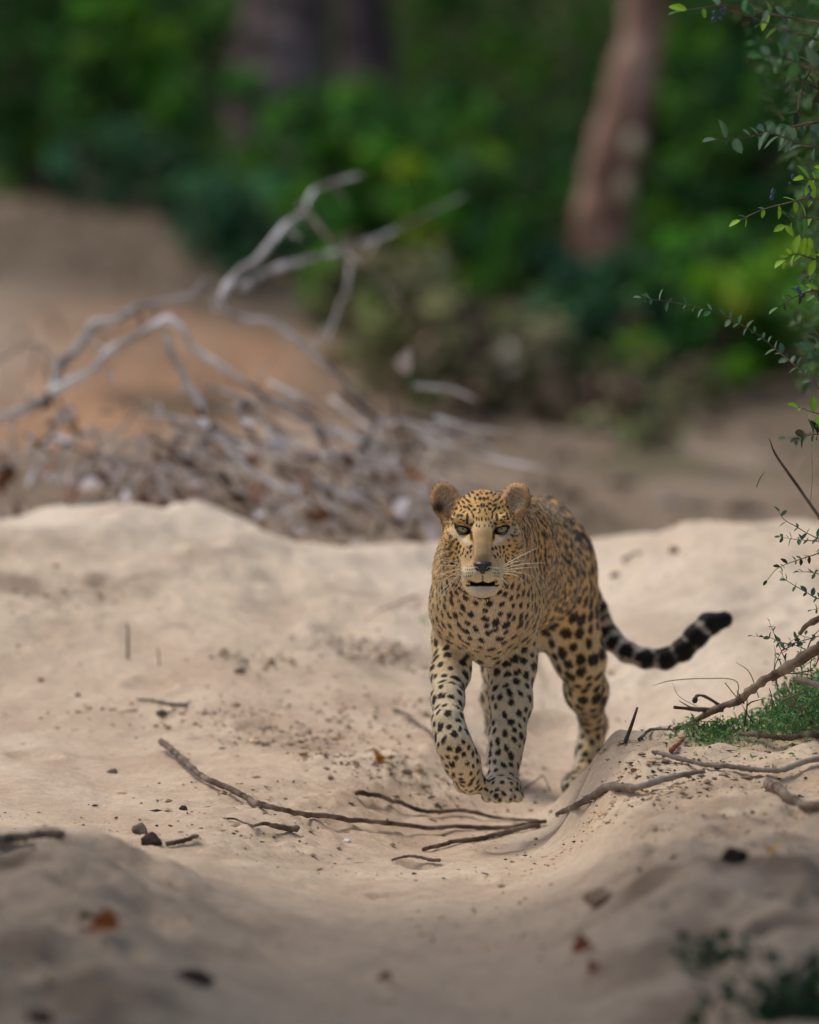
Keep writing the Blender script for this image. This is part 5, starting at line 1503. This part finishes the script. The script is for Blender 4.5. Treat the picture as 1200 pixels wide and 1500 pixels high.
stick([(936, 1086), (952, 1076), (972, 1073), (990, 1080)], .004, .003, "small bent twig on the sand left of the dead branch", M_TWIG)
stick([(983, 1106), (990, 1098), (1002, 1086)], .006, .004, "rusty brown bark sliver beside the small bent twig", noise_mat("rusty bark", [lin(120, 66, 40), lin(150, 92, 60)], scale=40))
stick([(760, 1166), (778, 1160), (795, 1152), (806, 1162)], .002, .0015, "tiny bent twig at the right of the standing paw", M_TWIG, off=[0, .01, .02, 0])
stick([(786, 950), (790, 985), (800, 1015)], .0012, .001, "thin straw seen between the legs", M_GRASS)
stick([(610, 880), (560, 896), (535, 915)], .0022, .001, "curved thin twig lying on the slope left of the chest", M_TWIG, lift=1)
stick([(912, 828), (925, 822), (940, 815)], .005, .003, "blurred small twig on the slope right of the haunch", M_TWIG)
# standing bits
def upright(px, py0, tx, ty, Y, r, label, mat=M_TWIG):
    a_ = G(px, py0, 9.5, 17); a_ -= (0, 0, .01)
    b_ = P(tx, ty, a_[1])
    v, f = tube([a_, (a_ + b_) / 2 + RNG.normal(size=3) * .002, b_], [r, r * .8, r * .5], 7, 4)
    return tag(link("twig", make_mesh("twig", v, f, True, None, [mat])), label, "twig")
upright(187, 966, 187, 912, 0, .0035, "upright dry twig stuck in the sand on the left slope")
upright(912, 1089, 934, 1036, 0, .0045, "short bare twig stuck upright in the sand right of the hind foot", M_TWIG)
upright(233, 975, 231, 948, 0, .002, "short faint stalk right of the upright dry twig")

# ---- stones and clods
def rock(px, py, w_px, h, label, mat=M_STONE, name="stone", cat="stone", seed=0, asp=.7, py1=17):
    g = G(px, py, 9.5, py1); s = w_px * g[1] / F_PX * .5
    th, ph_ = np.meshgrid(np.linspace(0, math.pi, 9), np.linspace(0, 2 * math.pi, 14, endpoint=False), indexing='ij')
    d = np.stack([np.sin(th) * np.cos(ph_), np.sin(th) * np.sin(ph_), np.cos(th)], -1).reshape(-1, 3)
    r_ = 1 + .35 * fbm(d[:, 0] * 1.3 + seed * 7, d[:, 1] * 1.3, d[:, 2] * 1.3, 3)
    # flat facets
    for k in range(5):
        nrm = np.random.default_rng(seed * 10 + k).normal(size=3); nrm /= np.linalg.norm(nrm)
        pr = d @ nrm * r_; r_ = np.where(pr > .72, r_ * .72 / np.maximum(pr, .01), r_)
    v = d * r_[:, None] * np.array((s, s * .8, s * asp))
    v += np.array((g[0], g[1], g[2] + s * asp * .35))
    q = np.array([(i * 14 + j, i * 14 + (j + 1) % 14, (i + 1) * 14 + (j + 1) % 14, (i + 1) * 14 + j) for i in range(8) for j in range(14)])
    return tag(link(name, make_mesh(name, v, q[:, ::-1].copy(), False, None, [mat])), label, cat)
rock(237, 1048, 18, 0, "small grey stone just below the grey twig", seed=1)
rock(352, 986, 18, 0, "small brownish grey stone below the litter patch left of centre", seed=2)
rock(165, 1133, 17, 0, "dull stone left of the long stick's raised end", seed=3)
rock(205, 1222, 30, 0, "upper grey clod of the dark pair at left", M_STONE, "clod", "clod", 4)
m_dk = noise_mat("dark clod", [lin(44, 34, 32), lin(84, 66, 58)], scale=30, bscale=120)
rock(220, 1236, 36, 0, "dark brown clod next to the short dark stick", m_dk, "clod", "clod", 5)
rock(268, 1186, 13, 0, "tiny dark clod inside the bend of the long stick", m_dk, "clod", "clod", 6)
m_white = noise_mat("white bit", [lin(225, 225, 222), lin(245, 245, 240)], scale=10)
rock(508, 1234, 13, 0, "small bright white pebble under the long stick", m_white, "pebble", "pebble", 7)
rock(114, 1020, 9, 0, "tiny dark pebble left of the grey twig", m_dk, "pebble", "pebble", 8)
rock(60, 998, 10, 0, "tiny rusty crumb near the left edge of the plateau", noise_mat("rusty crumb", [lin(110, 62, 44), lin(140, 86, 60)], scale=40), "pebble", "pebble", 9)
rock(150, 1040, 8, 0, "dark pebble between the grey twig and the left edge", m_dk, "pebble", "pebble", 10)
rock(929, 1130, 12, 0, "reddish clod on the shoulder of the right mound", noise_mat("red clod", [lin(120, 74, 60), lin(150, 100, 82)], scale=40), "clod", "clod", 11)
rock(900, 990 - 145, 15, 0, "blurred dark clod on the pale slope right of the haunch", m_dk, "clod", "clod", 12)
rock(988, 810, 20, 0, "blurred brown clod on the pale crest above the tail", M_CLOD, "clod", "clod", 13)
rock(1075, 1262, 42, 0, "dark blurred clod on the shaded right bank", m_dk, "clod", "clod", 14)
rock(880, 1325, 60, 0, "big brown clod on the shaded right bank", M_CLOD, "clod", "clod", 15, .5)
rock(285, 1440, 70, 0, "dark hollow looking clod on the shaded left bank", m_dk, "clod", "clod", 16, .45)
rock(60, 1495, 46, 0, "dark clod at the bottom left corner", m_dk, "clod", "clod", 17, .5)

for (a_, b_, w_, ap_, sd_, mt_, lb_) in ((1092, 752, 62, .35, 31, m_dk, "dark blurred stone in the river bed just behind the sand crest at right"),
                               (1018, 744, 44, .3, 32, M_STONE, "brown blurred stone left of the dark one behind the crest"),
                               (978, 738, 36, .4, 33, M_GREYWOOD, "pale grey blurred stone behind the crest right of the haunch"),
                               (912, 712, 50, .3, 34, m_dk, "dark low clod in the river bed above the leopard's back"),
                               (1060, 700, 60, .25, 35, M_STONE, "flat brown stone farther back in the river bed at right"),
                               (700, 660, 50, .25, 36, M_STONE, "flat stone in the river bed above the leopard's head")):
    rock(a_, b_, w_, 0, lb_, mt_, "stone", "stone", sd_, ap_, 30)
# ---- fallen leaves
def lone_leaf(px, py, col, size_px, label, seed, tilt=.4):
    g = G(px, py, 9.5, 17); s = size_px * g[1] / F_PX
    me = dry_leaf_mesh(seed, col); me.name = "fallen_leaf"
    o = link("fallen_leaf", me, None, g + np.array((0, 0, s * .12)))
    o.scale = (s,) * 3; o.rotation_euler = (RNG.normal() * tilt, RNG.normal() * tilt, RNG.uniform(0, 6.28))
    return tag(o, label, "fallen leaf")
lone_leaf(548, 1113, lin(176, 112, 44), 24, "curled orange leaf on the slope left of the lifted paw", 21, .7)
lone_leaf(560, 1116, lin(196, 150, 60), 18, "small yellowish leaf touching the curled orange leaf", 22, .7)
lone_leaf(150, 1366, lin(170, 100, 54), 50, "blurred orange brown leaf on the shaded left bank", 23)
lone_leaf(130, 1358, lin(84, 66, 46), 36, "blurred dark brown leaf touching the orange brown one", 24)
lone_leaf(70, 1440, lin(140, 128, 56), 24, "blurred yellow green leaf near the lower left corner", 25)
lone_leaf(562, 1441, lin(120, 84, 50), 26, "blurred brown leaf at the bottom centre", 26)
lone_leaf(1130, 1258, lin(196, 150, 50), 40, "blurred yellow leaf on the shaded right bank", 27, .8)
lone_leaf(850, 1400, lin(150, 92, 60), 44, "blurred rusty leaf in the dip of the right bank", 28)
lone_leaf(620, 912, lin(150, 180, 80), 13, "tiny pale green leaf on the sand left of the chest", 29)
lone_leaf(872, 1428, lin(124, 76, 54), 34, "blurred dark rusty leaf just below the rusty one", 30)

# ---- out of focus plant in the bottom right corner, close to the camera
NP = tag(empty("leafy_plant", G(1130, 1500, 8.0, 12)), "dark green leafy plant, strongly blurred, in the bottom right corner", "plant")
c = G(1150, 1498, 8.5, 12)
n = 520
pos = c + np.array((.05, 0, .01)) + RNG.normal(size=(n, 3)) * np.array((.075, .08, .035))
pos[:, 2] = np.maximum(pos[:, 2], c[2])
V_, F_, C_ = leaf_cloud(pos, .035, vary(lin(36, 66, 34), n, .3), up=.5)
link("foliage", make_mesh("foliage", V_, F_, False, C_, [M_LEAF]), NP)
NQ = tag(empty("leafy_plant", G(1045, 1410, 8.0, 13)), "small dark green sprig just up and left of the corner plant", "plant")
c = G(1045, 1412, 8.5, 13); pos = c + RNG.normal(size=(90, 3)) * np.array((.028, .03, .014)) + (0, 0, .015)
V_, F_, C_ = leaf_cloud(pos, .026, vary(lin(46, 76, 42), 90, .3), up=.5)
link("foliage", make_mesh("foliage", V_, F_, False, C_, [M_LEAF]), NQ)

# ---- unseen tree added beside the near bank, crown edge shaped to cast the foreground shade
ST = tag(empty("tree", (-2.6, 10.6, float(terrain(-2.6, 10.6)))), "unseen tree added beside the track, its crown shaped to shade the foreground", "tree")
b0 = np.array((-2.6, 10.6, float(terrain(-2.6, 10.6)) - .1))
limb_obj("trunk", [b0, (-2.55, 10.6, 1.5), (-2.4, 10.6, 2.8), (-2.2, 10.5, 3.6)], [.16, .14, .12, .09], M_BARKDARK, ST, 12, 5)
for (ex, ey, ez_) in ((-.6, 11.8, 3.5), (.5, 11.2, 3.6), (-.9, 10.2, 3.8), (.8, 10.2, 3.7), (-1.6, 12.0, 3.4)):
    limb_obj("limb", [(-2.25, 10.5, 3.3), ((ex - 2.25) / 2, (ey + 10.5) / 2, 3.75), (ex, ey, ez_)], [.07, .045, .015], M_BARKDARK, ST, 8, 4)
pos = []
n = 8200
xs = RNG.uniform(-3.2, 1.6, n); ys = RNG.uniform(7.0, 13.0, n)
edge = 12.66 + .12 * np.sin(xs * 5.0) + .55 * np.clip(np.abs(xs + 1.22) - .25, 0, .6)
k = (ys < edge) & (fbm(xs * 1.6, ys * 1.6, 50., 2) > -.42)
xs, ys = xs[k], ys[k]
pos = np.stack([xs, ys, 2.75 + RNG.random(len(xs)) * .9], -1)
V_, F_, C_ = leaf_cloud(pos, .13, vary(lin(58, 104, 46), len(pos), .3), up=1.2, aspect=.6)
link("crown", make_mesh("crown", V_, F_, False, C_, [M_LEAF]), ST)
